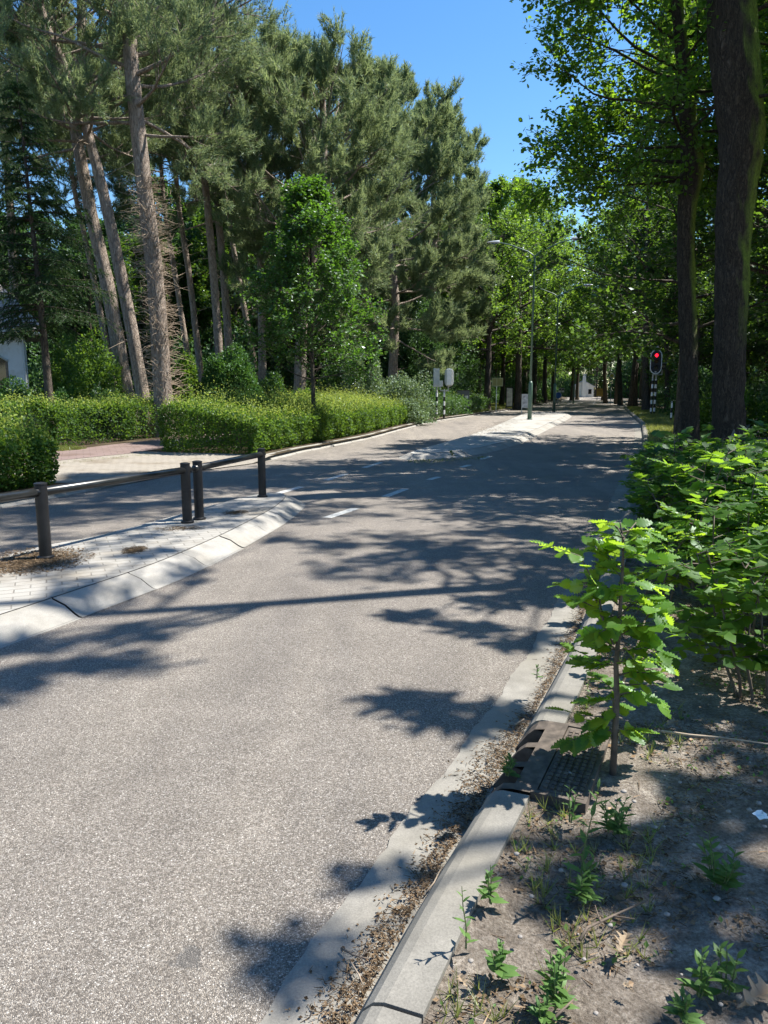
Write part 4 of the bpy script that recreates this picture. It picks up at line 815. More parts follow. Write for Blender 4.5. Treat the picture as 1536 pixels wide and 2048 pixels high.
# ---------------------------------------------------------------- street lamps
def lamp(px, Yd, H, label, ang=R(-14)):
    x = (px - 768) / FPX * Yd; root = thing('street_lamp', (x, Yd, .12), label, 'street lamp', 'twin-arm street lamps on the island', ang)
    mb = MB(); mb.tube([(0, 0, -.1), (0, 0, 1.75), (0, 0, 1.85)], [.105, .10, .062], 20); mb.tube([(0, 0, 1.8), (0, 0, H - .5), (0, 0, H - .42)], [.058, .045, .05], 16); mb.tube([(0, 0, .02), (0, 0, .05)], [.15, .15], 20); p = mb.build('pole', M['lampgreen'], root, True)
    d = MB(); d.box((0, -.103, .75), (.085, .012, .38)); d.build('service_door', M['lampgreen'], p)
    for s in (-1, 1):
        a = MB(); q = [(0, 0, H - .5), (s * .06, 0, H - .34), (s * .3, 0, H - .17), (s * 1.1, 0, H + .16), (s * 1.55, 0, H + .28), (s * 1.72, 0, H + .30)]
        a.tube(q, [.04, .038, .034, .03, .028, .028], 12); ao = a.build('arm', M['lampgreen'], root, True)
        h = MB(); k = 9; V = []
        for i in range(k):
            f = i / (k - 1); X = s * (1.66 + f * .62); w_ = .15 * math.sin(math.pi * (.12 + .8 * f)) ** .6; t_ = .085 * (1 - f) ** .55 + .012; z = H + .315 + f * .02
            for j in range(10): g = j / 10 * 2 * pi; V.append((X, w_ * math.cos(g), z + t_ * max(-.35, math.sin(g)) * 1.0))
        F = [(i * 10 + j, i * 10 + (j + 1) % 10, (i + 1) * 10 + (j + 1) % 10, (i + 1) * 10 + j) for i in range(k - 1) for j in range(10)]
        h.add(V, [np.array(F)]); h.add(V[:10], [np.arange(10)[None]]); h.add(V[-10:], [np.arange(10)[None, ::-1]]); hd = h.build('lamp_head', M['lampgrey'], ao, True); g = MB(); g.box((s * 1.9, 0, H + .27), (.3, .2, .03)); g.build('lens', M['glass'], hd)
    return root
lamp(1057, 36.7, 8.05, 'nearest green street lamp with two arms, standing on the paved island'); lamp(1105, 52.5, 8.05, 'second green street lamp with two arms, behind the nearest one'); lamp(1143, 82, 8.05, 'farthest street lamp, half lost in the trees')
# ---------------------------------------------------------------- traffic lights
def stadium(w_, h, n=12):
    r = w_ / 2; o = []
    for i in range(n + 1): a = pi * i / n; o.append((r * math.cos(a), h / 2 - r + r * math.sin(a)))
    for i in range(n + 1): a = pi + pi * i / n; o.append((r * math.cos(a), -h / 2 + r + r * math.sin(a)))
    return o
def striped(root, x, y, z0, z1, top, r=.055, name='pole'):
    mb = MB(); z = z0; i = 0; st = .22
    while z < z1: zz = min(z + st, z1); mb.tube([(x, y, z), (x, y, zz)], [r, r], 16, i % 2, cap=False); z = zz; i += 1
    mb.tube([(x, y, z1), (x, y, z1 + .05), (x, y, top)], [r, r * .8, r * .7], 12, 2); return mb.build(name, [M['black'], M['white'], M['steel']], root)
def ring(mb, x, y, z, o, wd, d0, d1, m):
    n = len(o); oo = np.array(o); cen = oo * (1 - wd / np.linalg.norm(oo, axis=1, keepdims=True)); V = []
    for (a, b) in oo: V.append((x + a, y + d0, z + b))
    for (a, b) in cen: V.append((x + a, y + d0, z + b))
    for (a, b) in oo: V.append((x + a, y + d1, z + b))
    for (a, b) in cen: V.append((x + a, y + d1, z + b))
    i = np.arange(n); j = (i + 1) % n; mb.add(V, [np.concatenate([np.stack([i, j, j + n, i + n], 1), np.stack([i, i + 2 * n, j + 2 * n, j], 1), np.stack([i + n, j + n, j + 3 * n, i + 3 * n], 1)])], m)
def head3(root, x, z, w_=.62, h=1.32, back=False, y=-.12, lens=True):
    sgn = 1 if back else -1; o = stadium(w_, h); mb = MB(); mb.prism([(x + a, z + b) for a, b in o], y - .012, y + .012, 'y', 0); ring(mb, x, y, z, o, .055, -.03 if not back else .014, .03 if back else -.014, 1)
    bo = mb.build('backboard', [M['panel'] if back else M['board'], M['white'] if not back else M['panel']], root); b2 = MB(); b2.box((x, y + (.11 if not back else -.11), z), (.30, .2, h * .84)); b2.build('housing', M['panel'] if back else M['dark'], root)
    if back:
        r_ = MB(); r_.box((x, y - .225, z), (.2, .03, h * .8)); r_.build('housing_door', M['white'], root)
    else:
        for i, m in enumerate((M['redlight'], M['lens_amber'], M['lens_green'])):
            zz = z + h * .26 - i * h * .245; l = MB(); t = np.linspace(0, 2 * pi, 24, endpoint=False); r = .10
            l.prism([(x + r * math.cos(a), zz + r * math.sin(a)) for a in t], y - .03, y - .013, 'y'); lo = l.build('lens', m, root)
            if i == 0: lo['label'] = 'lit red lamp'
            v = MB(); V = []
            tt = np.linspace(-.15 * pi, 1.15 * pi, 16)
            for a in tt: V += [(x + .118 * math.cos(a), y - .013, zz + .118 * math.sin(a)), (x + .118 * math.cos(a), y - .013 - .17 * (.35 + .65 * max(0, math.sin(a))), zz + .118 * math.sin(a))]
            v.add(V, [np.array([(2 * k, 2 * k + 1, 2 * k + 3, 2 * k + 2) for k in range(15)])]); v.build('visor', M['dark'], lo)
        pl_ = MB(); pl_.box((x, y - .02, z - h * .41), (.10, .012, .06)); pl_.build('number_plate', M['white'], root)
tb = G(1302, 826, .1); t = thing('traffic_light', (tb[0] * .9, tb[1] * .9, .1), 'traffic light showing red on a striped pole', 'traffic light', 'traffic lights', R(6))
striped(t, 0, .03, 0, 2.0, 2.25); head3(t, .06, 3.0, .68, 1.36); s_ = MB(); s_.tube([(0, .03, 2.2), (.03, .03, 2.32), (.06, .03, 2.4)], .04, 10); s_.build('neck', M['steel'], t)
t = thing('signal_pole', (tb[0] * .9 + .30, tb[1] * .9 + .35, .1), 'striped pole with a small side lamp behind the red traffic light', 'traffic light', 'traffic lights', R(6))
striped(t, 0, 0, 0, 2.05, 3.9, .058); s_ = MB(); s_.tube([(-.25, 0, 2.3), (.33, 0, 2.3)], .035, 10); s_.tube([(.33, 0, 2.29), (.33, 0, 2.58)], .035, 10); s_.build('bracket', M['steel'], t)
s_ = MB(); s_.box((.33, 0, 2.76), (.30, .26, .34)); bx = s_.build('side_lamp', M['dark'], t); s_ = MB(); s_.box((.33, -.06, 2.945), (.36, .42, .02)); s_.build('hood', M['steel'], bx); s_ = MB(); s_.prism([(.33 + .1 * math.cos(a), 2.76 + .1 * math.sin(a)) for a in np.linspace(0, 2 * pi, 20, endpoint=False)], -.145, -.132, 'y'); s_.build('lens', M['lens_green'], bx)
s_ = MB(); s_.box((-.08, 0, 3.75), (.04, .04, .2)); s_.build('sensor', M['steel'], t)
Yb = 38.5; x_ = (887 - 768) / FPX * Yb; t = thing('traffic_light', (x_, Yb, .1), 'back of an oval traffic light with a small box on its bracket', 'traffic light', 'traffic lights', R(-8))
striped(t, 0, 0, 0, 1.32, 1.45, .052); s_ = MB(); s_.tube([(-.2, 0, 1.42), (.2, 0, 1.42)], .035, 10); s_.tube([(-.2, 0, 1.41), (-.2, 0, 1.62)], .03, 10); s_.tube([(.2, 0, 1.41), (.2, 0, 1.62)], .03, 10); s_.build('bracket', M['steel'], t)
head3(t, .235, 2.08, .46, .93, back=True, y=.1); s_ = MB(); s_.box((-.17, 0, 1.77), (.18, .22, .30)); b3 = s_.build('side_lamp', M['panel'], t)
x_ = (873 - 768) / FPX * Yb; t = thing('traffic_light', (x_ , Yb + .3, .1), 'pale box-shaped traffic light seen from behind, left of the oval one', 'traffic light', 'traffic lights', R(0))
striped(t, 0, 0, 0, 1.36, 1.6, .056); s_ = MB(); s_.box((-.02, 0, 2.07), (.30, .26, .92)); hb_ = s_.build('housing', M['panel'], t); s_ = MB(); s_.box((-.02, .14, 2.07), (.34, .02, .96)); s_.build('edge_board', M['panel'], t)
# ---------------------------------------------------------------- signs and small things far off
def at2(px, py, Y): p = P(px, py, Y); return p
def post_thing(name, px, Y, label, cat, group=None, z=.1, rz=0.): x = (px - 768) / FPX * Y; return thing(name, (x, Y, z), label, cat, group, rz)
t = post_thing('sign', 990, 50, 'olive-yellow back of a rectangular sign on a thin white pole', 'sign'); s_ = MB(); s_.tube([(0, 0, 0), (0, 0, 2.0)], .03, 10); s_.build('pole', M['white'], t); s_ = MB(); s_.box((.04, -.04, 1.95), (.70, .025, .52)); pb = s_.build('panel', M['signback'], t)
s_ = MB(); 
for c, d in (((.04, -.06, 2.205), (.72, .02, .03)), ((.04, -.06, 1.695), (.72, .02, .03)), ((.385, -.06, 1.95), (.03, .02, .48)), ((-.305, -.06, 1.95), (.03, .02, .48)), ((0., -.058, 1.95), (.03, .016, .48))): s_.box(c, d)
s_.build('edge_frame', m_plain('sign_edge', (.5, .47, .25), .5), pb)
t = post_thing('poster_cabinet', 1016, 57, 'tall narrow framed map board in the shade left of the thick forked trunk', 'notice board'); s_ = MB()
for c, d in (((-.24, 0, .8), (.05, .12, 1.6)), ((.24, 0, .8), (.05, .12, 1.6)), ((0, 0, 1.6), (.53, .12, .06)), ((0, 0, .18), (.43, .12, .06))): s_.box(c, d)
s_.build('frame', M['dark'], t); s_ = MB(); s_.box((0, 0, .89), (.42, .05, 1.34)); s_.build('poster', m_plain('map_print', (.42, .43, .36), .5, var=.5, scale=3.), t)
t = post_thing('a_board', 1049, 46, 'small framed advertising board on the grass verge just left of the first lamp', 'advertising board'); s_ = MB(); s_.box((0, 0, .78), (.46, .05, .74)); s_.build('poster', m_plain('poster_print', (.36, .37, .38), .5, var=.75, scale=4.), t); s_ = MB()
for c, d in (((-.25, 0, .6), (.04, .07, 1.2)), ((.25, 0, .6), (.04, .07, 1.2)), ((0, 0, 1.17), (.46, .07, .04)), ((0, 0, .39), (.46, .07, .04))): s_.box(c, d)
s_.build('frame', M['panel'], t)
t = post_thing('bus_stop_sign', 1118, 88, 'pair of small white and dark panels on a dark pole across the far road', 'sign'); s_ = MB(); s_.tube([(0, 0, 0), (0, 0, 1.6)], .04, 8); s_.build('pole', M['dark'], t)
for s in (-1, 1):
    s_ = MB(); s_.box((s * .17, -.05, 1.35), (.30, .03, .46)); q_ = s_.build('panel', M['white'], t); s_ = MB(); s_.box((s * .17, -.07, 1.44), (.27, .02, .22)); s_.build('print', m_plain('dark_print', (.07, .08, .10), .5, var=.6, scale=12), q_)
def disc(mb, r, z, y0, y1, m=0): return mb.prism([(r * math.cos(a), z + r * math.sin(a)) for a in np.linspace(0, 2 * pi, 20, endpoint=False)], y0, y1, 'y', m)
t = post_thing('round_sign', 1112, 66, 'small round blue sign low beside the second lamp pole', 'sign'); s_ = MB(); s_.tube([(0, 0, 0), (0, 0, 1.)], .03, 8); s_.build('pole', M['steel'], t); s_ = MB(); disc(s_, .30, .95, -.05, -.03); disc(s_, .27, .95, -.058, -.052, 1); s_.build('disc', [M['white'], M['blue']], t)
t = post_thing('priority_sign', 1216, 73, 'yellow and white diamond priority road sign on a thin pole', 'sign'); s_ = MB(); s_.tube([(0, 0, 0), (0, 0, 2.9)], .03, 8); s_.build('pole', M['steel'], t); s_ = MB()
s_.prism([(0, 2.42), (.33, 2.75), (0, 3.08), (-.33, 2.75)], -.05, -.03, 'y', 0); s_.prism([(0, 2.53), (.22, 2.75), (0, 2.97), (-.22, 2.75)], -.058, -.052, 'y', 1); s_.build('plate', [M['white'], M['yellow']], t)
t = post_thing('notice_board', 1195, 100, 'ochre rectangular board with faint lines standing by the far kerb', 'sign'); s_ = MB(); s_.box((-.4, 0, .5), (.06, .06, 1.)); s_.box((.4, 0, .5), (.06, .06, 1.)); s_.build('legs', M['dark'], t); s_ = MB(); s_.box((0, -.05, 1.05), (1.0, .04, 1.0)); q_ = s_.build('panel', M['ochre'], t); s_ = MB()
for z, w_ in ((1.3, .5), (1.12, .3), (.85, .35)): s_.box((-.1, -.075, z), (w_, .01, .04))
s_.build('print', m_plain('faded_print', (.12, .08, .03), .6), q_)
t = post_thing('marker_post', 1338, 34, 'short black and white marker post among leaves right of the traffic light', 'marker post'); striped(t, 0, 0, 0, .9, .93, .04)
t = post_thing('utility_cabinet', 924, 46, 'dark grey cabinet in the shade between the traffic light backs and the leaning trunk', 'cabinet'); s_ = MB(); s_.box((0, 0, .8), (.75, .35, 1.2)); q_ = s_.build('body', m_plain('cabinet_grey', (.08, .09, .10), .5), t); s_ = MB(); s_.box((0, 0, 1.42), (.8, .4, .04)); s_.build('lid', M['dark'], t); s_ = MB(); s_.box((.2, -.185, 1.0), (.2, .01, .2)); s_.build('label_plate', M['panel'], q_)
# ---------------------------------------------------------------- distant white house at the end of the road
M['render'] = m_plain('white_render', (.78, .78, .76), .8, var=.05, scale=2); M['roof'] = m_plain('roof_tiles', (.30, .27, .26), .8, var=.3, scale=12, bump=.4); M['slate'] = m_plain('pale_slate', (.42, .46, .52), .6, var=.2, scale=6)
Yh = 148.; hx = (1160 - 768) / FPX * Yh; t = thing('house', (hx, Yh, 0), 'distant white house with a tall chimney at the end of the road', 'house', rz=R(-12))
s_ = MB(); s_.box((0, 0, 1.05), (3.9, 5, 2.1)); s_.prism([(-1.95, 2.1), (1.95, 2.1), (0, 3.1)], -2.5, 2.5, 'y'); wl_ = s_.build('wall', M['render'], t)
s_ = MB(); s_.prism([(-2.2, 1.95), (-2.2, 2.07), (0, 3.25), (0, 3.12)], -2.7, 2.7, 'y'); s_.prism([(2.2, 1.95), (2.2, 2.07), (.0, 3.25), (.0, 3.12)], -2.7, 2.7, 'y'); ro = s_.build('roof', M['slate'], t); s_ = MB(); s_.box((.1, -2.9, 2.2), (.75, .6, 4.4), taper=.75); s_.build('chimney', M['render'], ro)
for x in (-1.2, 1.25):
    s_ = MB(); s_.box((x, -2.53, 1.1), (.6, .04, .9)); s_.build('window', M['glass'], t)
# ---------------------------------------------------------------- white house at the left edge
Yh = 29.; cx = P(57, 760, Yh)[0]; t = thing('house', (cx, Yh, .1), 'white house with a tiled roof and arched window, cut off by the left edge', 'house', rz=R(27))
wz = (.745 - .0) ; zt = P(30, 668, Yh)[2] - .1; W2 = 5.5
def arch(x0, x1, z0, zs, rise, n=10): return [(x0, z0), (x1, z0)] + [(x1 + (x0 - x1) * i / n, zs + rise * math.sin(pi * i / n)) for i in range(n + 1)]
a0x, a1x = -2.6, -.66; z0_, zs = .45, P(20, 722, Yh)[2] - .1
o = arch(a0x, a1x, z0_, zs, .42); s_ = MB(); s_.box((-.33, 2.5, zt / 2), (.66, 5, zt)); s_.box((-(2.6 + W2) / 2, 2.5, zt / 2), (W2 - 2.6, 5, zt)); s_.box(((a0x + a1x) / 2, 2.5, z0_ / 2), (a1x - a0x, 5, z0_))
n = len(o) - 2; up_ = [(x, z) for x, z in o[2:]]; V = []
for (x, z) in up_: V += [(x, 0., z), (x, 0., zt), (x, .25, z)]
s_.add(V, [np.array([(3 * i, 3 * i + 1, 3 * i + 4, 3 * i + 3) for i in range(n - 1)]), np.array([(3 * i, 3 * i + 3, 3 * i + 5, 3 * i + 2) for i in range(n - 1)])])
s_.build('wall', m_pavers('painted_brick', 0., .21, .065, (.74, .75, .75), (.69, .70, .70), (.60, .60, .59)), t)
s_ = MB(); s_.prism([(x * .999, z) for x, z in arch(a0x + .08, a1x - .08, z0_ + .05, zs, .36)], .12, .14, 'y'); wn = s_.build('window', M['glass'], t); s_ = MB()
for x in (a0x + .05, a0x + .65, (a0x + a1x) / 2 + .1, a1x - .05): s_.box((x, .09, (z0_ + zs) / 2 + .1), (.07, .05, zs - z0_ + .2))
s_.box(((a0x + a1x) / 2, .09, z0_ + .03), (a1x - a0x, .06, .06)); s_.box(((a0x + a1x) / 2, .085, z0_ + .75), (a1x - a0x - .14, .04, .05)); s_.build('frame', m_plain('window_wood', (.16, .12, .09), .6), wn)
s_ = MB()
for i in range(10):
    a, b = up_[i], up_[i + 1]; s_.tube([(a[0], -.02, a[1]), (b[0], -.02, b[1])], .05, 6)
s_.build('window_arch', M['grey'], wn)
s_ = MB(); s_.tube([(-.09, -.07, 0), (-.09, -.07, zt - .1)], .045, 10); s_.build('drainpipe', M['grey'], t); s_ = MB(); s_.box((-W2 / 2 + .3, -.5, zt + .05), (W2 + .9, .12, .1)); s_.build('gutter', M['grey'], t); s_ = MB(); s_.box((-W2 / 2 + .3, -.25, zt - .02), (W2 + .9, .48, .03)); s_.build('eave', M['render'], t)
s_ = MB(); s_.add([(-W2 - .2, -.52, zt + .1), (.75, -.52, zt + .1), (-.9, 2.5, zt + 2.3), (-W2 - .2, 2.5, zt + 2.3), (.75, 5.4, zt + .1), (-W2 - .2, 5.4, zt + .1), (-W2 - .2, -.52, zt + .02), (.75, -.52, zt + .02), (.75, 5.4, zt + .02), (-W2 - .2, 5.4, zt + .02)], [np.array([(0, 1, 2, 3), (3, 2, 4, 5), (6, 7, 1, 0), (7, 8, 4, 1), (9, 8, 7, 6)]), np.array([(1, 4, 2)])]); s_.build('roof', M['roof'], t)
# ---------------------------------------------------------------- storm drain in the kerb
def drain():
    Ya, Yb_ = DR0 + .005, DR1 - .005; c = Rp((Ya + Yb_) / 2, VW); root = thing('storm_drain', (c[0], c[1], 0), 'rusty cast iron kerb drain with slotted mouth and studded cover', 'drain'); b = np.array([c[0], c[1], 0.])
    q = np.linspace(Ya, Yb_, 15); mb = MB(); pr = [(GUT + .0, -.04), (GUT + .0, .012), (GUT + .02, .04), (GUT + .055, .09), (GUT + .085, .118), (GUT + .13, .128), (VW, .13)]
    slots = ((1, 4), (5, 8), (9, 12)); V = []; k = len(pr)
    for yy in q:
        for a, z in pr: p = Rp(yy, a); V.append((p[0] - b[0], p[1] - b[1], z))
    F = []
    for i in range(14):
        op = any(s <= i < e for s, e in slots)
        for j in range(k - 1):
            if op and j in (1, 2, 3, 4): continue
            F.append((i * k + j, i * k + j + 1, (i + 1) * k + j + 1, (i + 1) * k + j))
    F = np.array(F); V = np.array(V); aa, bb, cc = V[F[5][0]], V[F[5][1]], V[F[5][2]]
    F = F[:, ::-1] if np.cross(bb - aa, cc - aa)[2] < 0 else F; mb.add(V, [F])
    for i in (0, 1, 4, 5, 8, 9, 12, 13, 14):      # slot cheeks
        W_ = []; 
        for a, z in pr[1:5]: p = Rp(q[i], a); W_.append((p[0] - b[0], p[1] - b[1], z)); p = Rp(q[i], a + .12); W_.append((p[0] - b[0], p[1] - b[1], z - .02))
        mb.add(W_, [np.array([(0, 2, 3, 1), (2, 4, 5, 3), (4, 6, 7, 5)])])
    mb.build('inlet', M['iron'], root)
    s_ = MB(); W_ = []
    for yy in (Ya, Yb_):
        for a, z in ((GUT + .14, -.15), (GUT + .14, .12)): p = Rp(yy, a); W_.append((p[0] - b[0], p[1] - b[1], z))
    s_.add(W_, [np.array([(0, 1, 3, 2)])]); s_.build('chamber', M['dark'], root)
    s_ = MB(); L_ = .29
    def slab(a0_, a1_, y0_, y1_, z0_, z1_):
        W_ = []
        for z in (z0_, z1_):
            for yy, a in ((y0_, a0_), (y1_, a0_), (y1_, a1_), (y0_, a1_)): p = Rp(yy, a); W_.append((p[0] - b[0], p[1] - b[1], z))
        return W_, [np.array([(4, 5, 6, 7)[::-1], (0, 1, 5, 4), (1, 2, 6, 5), (2, 3, 7, 6), (3, 0, 4, 7)])]
    s_.add(*slab(VW + .022, VW + .022 + L_ - .12, Ya + .03, Yb_ - .03, .06, .131))
    for i in range(17):
        for j in range(6):
            y0_ = Ya + .045 + i * (Yb_ - Ya - .10) / 17; a0_ = VW + .035 + j * .0255; s_.add(*slab(a0_, a0_ + .014, y0_, y0_ + .020, .130, .138))
    s_.build('cover', M['iron'], root)
    s_ = MB()
    for sl in (slab(VW, VW + .018, Ya, Yb_, .03, .134), slab(VW + .018, VW + .20, Ya, Ya + .022, .03, .134), slab(VW + .018, VW + .20, Yb_ - .022, Yb_, .03, .134), slab(VW + .188, VW + .20, Ya + .022, Yb_ - .022, .03, .134)): s_.add(*sl)
    s_.build('frame', M['iron'], root)
drain()
# ---------------------------------------------------------------- beech saplings on the right verge
BL = beech_leaf(12); BM = beech_leaf(5, ser=.03, cor=.02); 
def spray(rg, pts, n, size, out, start=.3, flat=1.):
    """alternate leaves along a twig, held nearly flat"""
    for i in range(n):
        s = start + (1 - start) * (i + .5) / n; p, d = at(pts, min(s, .999)); sd_ = nrm(np.cross(d, (0, 0, 1.))) * (1 if i % 2 else -1)
        ax = nrm(sd_ * .85 + d * .65 + rg.normal(0, .18, 3) + np.array([0, 0, -.12])); nn = nrm(np.array([0, 0, 1.]) * flat + rg.normal(0, .42, 3)); out.append((p, ax, nn, size * rg.uniform(.75, 1.15)))
    p, d = pts[-1], nrm(pts[-1] - pts[-2]); out.append((p, d, nrm(np.array([0, 0, 1.]) + rg.normal(0, .2, 3)), size * rg.uniform(.8, 1.1)))
def emit(L, tpl): P_, A_, N_, S_ = (np.array(x) for x in zip(*L)); return leaves(tpl, P_, A_, N_, S_)
def hero():
    rg = np.random.default_rng(77); YS0 = 2.82; bp = G(1226, 1536, .125); root = thing('beech_sapling', bp, 'sunlit beech sapling with toothed leaves standing alone by the drain cover', 'sapling'); b = np.array(bp); Y0 = bp[1]
    st = [P(x, y, Y0 + dy) for x, y, dy in ((1226, 1540, 0), (1230, 1470, .0), (1234, 1400, .01), (1232, 1330, .0), (1238, 1260, .02), (1242, 1190, .0), (1246, 1120, .02), (1246, 1075, .02), (1240, 1045, .0))]; st = np.array(st) - b; st[0][2] = -.05
    mb = MB(); mb.tube(st, np.linspace(.0145, .0025, len(st)), 10); L = []
    s1 = np.array([P(x, y, Y0 + dy) for x, y, dy in ((1228, 1400, .1), (1262, 1330, .14), (1290, 1240, .2))]) - b; mb.tube(np.concatenate([st[1:2], s1]), np.linspace(.009, .003, 4), 8)
    br = [((1228, 1290), (1205, 1245), (1190, 1190), (1200, 1150), 5), ((1208, 1250), (1196, 1180), (1160, 1112), (1095, 1090), 9), ((1236, 1210), (1215, 1190), (1175, 1165), (1130, 1168), 8), ((1238, 1240), (1210, 1225), (1170, 1205), (1142, 1198), 6), ((1244, 1120), (1262, 1108), (1290, 1112), (1326, 1112), 8), ((1244, 1140), (1225, 1125), (1205, 1108), (1188, 1092), 5),
          ((1246, 1075), (1235, 1055), (1220, 1045), (1203, 1043), 4), ((1247, 1080), (1260, 1060), (1272, 1045), (1284, 1062), 4), ((1243, 1180), (1262, 1165), (1285, 1165), (1312, 1172), 7), ((1240, 1230), (1262, 1210), (1290, 1200), (1312, 1205), 7), ((1238, 1270), (1258, 1262), (1280, 1262), (1305, 1275), 7), ((1236, 1300), (1262, 1300), (1290, 1295), (1326, 1305), 7),
          ((1234, 1330), (1210, 1330), (1190, 1330), (1172, 1322), 6), ((1233, 1300), (1215, 1285), (1195, 1275), (1180, 1270), 6), ((1234, 1390), (1258, 1385), (1285, 1390), (1318, 1402), 8), ((1232, 1400), (1212, 1398), (1192, 1400), (1172, 1400), 6), ((1230, 1460), (1205, 1462), (1175, 1470), (1136, 1482), 9), ((1230, 1455), (1245, 1460), (1262, 1462), (1278, 1462), 5), ((1234, 1420), (1220, 1425), (1200, 1440), (1185, 1445), 6), ((1236, 1350), (1262, 1345), (1290, 1345), (1310, 1352), 7),
          ((1290, 1240), (1300, 1225), (1308, 1215), (1322, 1232), 6), ((1262, 1330), (1290, 1315), (1310, 1320), (1335, 1335), 6), ((1246, 1100), (1240, 1095), (1230, 1090), (1215, 1098), 4), ((1243, 1190), (1225, 1180), (1205, 1170), (1190, 1180), 5), ((1240, 1230), (1222, 1240), (1210, 1260), (1195, 1268), 5)]
    for i, q in enumerate(br):
        dy = rg.uniform(-.16, .16); pt_ = np.array([P(x, y, Y0 + dy * j / 3) for j, (x, y) in enumerate(q[:4])]) - b; mb.tube(pt_, np.linspace(.0042, .0012, 4), 6, cap=False); spray(rg, pt_, int(q[4] * 1.5), .078, L, .1)
    for i in range(20):
        f = .14 + .8 * (i + rg.random()) / 20; p, d = at(st, min(f, .99)); az = rg.uniform(0, 6.28); l = rg.uniform(.10, .22) * (1.1 - .5 * f); t2 = limb(rg, p, (math.cos(az), math.sin(az), .35), l, 3, -.2, .15); mb.tube(t2, np.linspace(.003, .001, 4), 5, cap=False); spray(rg, t2, rg.integers(3, 7), .074, L, .15)
    mb.build('stem', M['twig'], root, True); V, F = emit(L, BL); mk('leaves', V, F, M['beech'], root, True)
hero()
def sapling(seed, H, W_, nb, nl, size, tpl, name='beech_shrub', stems=3, mat='beech'):
    rg = np.random.default_rng(seed); root = thing(name, (0, 0, 0), '-', 'shrub', 'young beech shrubs on the right verge'); mb = MB(); L = []
    for s in range(stems):
        a = rg.uniform(0, 6.28); st = limb(rg, (rg.normal(0, .04), rg.normal(0, .04), -.03), (math.cos(a) * .3, math.sin(a) * .3, 1), H * rg.uniform(.75, 1.05), 7, .1, .10); mb.tube(st, np.linspace(.009, .002, 8), 6, cap=False)
        for i in range(nb):
            f = .28 + .72 * (i + rg.random()) / nb; p, d = at(st, min(f, .99)); az = rg.uniform(0, 6.28); l = W_ * rg.uniform(.5, 1.) * (1.15 - .6 * f)
            br = limb(rg, p, (math.cos(az), math.sin(az), .45), l, 4, -.25, .1); mb.tube(br, np.linspace(.0035, .001, 5), 4, cap=False); spray(rg, br, nl, size, L, .15)
    mb.build('stem', M['twig'], root); V, F = emit(L, tpl); mk('leaves', V, F, M[mat], root, True); return root
SH = [sapling(400 + i, h, w_, nb, nl, sz, tp, stems=ns, mat=mt) for i, (h, w_, nb, nl, sz, tp, ns, mt) in enumerate(((1.05, .42, 10, 9, .080, BL, 3, 'beech'), (.95, .45, 11, 9, .080, BL, 4, 'oak_leaf'), (1.0, .5, 11, 9, .076, BM, 4, 'horn'), (.85, .5, 12, 9, .078, BM, 4, 'oak_leaf'), (1.1, .45, 11, 9, .08, BM, 4, 'oak_leaf')))]
us = [[False] for _ in SH]; r3 = random.Random(12); pts_ = []
hand = [(1.78, 3.42, 3, 1.05, 'leafy shrub just in front of the bare-stemmed one at the right edge'), (2.15, 4.3, 4, 1.1, 'tall shrub between the bare-stemmed one and the dense mass'), (2.05, 3.9, 0, .92, 'shrub with bare lower stems, nearest one behind the lone sapling'), (2.35, 3.55, 1, 1.0, 'leafy shrub reaching in from the right edge above the long pale stick'), (1.75, 4.75, 0, .95, 'slim shrub right behind the lone sapling, close to the kerb'), (2.6, 4.5, 1, 1., 'dense shrub at the right edge behind the bare-stemmed one')]
for x, y, v, s, lb in hand: pts_.append((x, y)); add_tree(SH[v], us[v], 0, y, s, lb, X=x)
tries = 0; cnt = 0
while cnt < 150 and tries < 5000:
    tries += 1; Y = r3.uniform(4.2, 15.5); lo = np.interp(Y, [4.2, 5.2, 7, 8.5, 16], [1.4, 1.1, .78, .62, .6]); w_ = r3.uniform(lo, 4.6 + .12 * Y); p = Rp(Y, w_)
    if p[0] > .53 * Y + .6 or any((p[0] - a) ** 2 + (p[1] - b) ** 2 < (.29 + .012 * Y) ** 2 for a, b in pts_) or math.hypot(p[0] - 5.9, p[1] - 12.8) < .5 or math.hypot(p[0] - 6.2, p[1] - 15.4) < .4: continue
    pts_.append(p[:2]); cnt += 1; v = r3.choice((0, 1, 2, 3, 4)) if Y < 7 else r3.choice((2, 3, 4)); s = np.interp(Y, [4, 7.5, 10, 12, 16], [1.15, 1.1, .78, .5, .45]) * r3.uniform(.75, 1.25)
    add_tree(SH[v], us[v], 0, Y, float(s), 'young beech shrub in the mass of shrubs right of the kerb' if Y < 8 else 'low young beech shrub around the foot of the oaks', X=p[0])
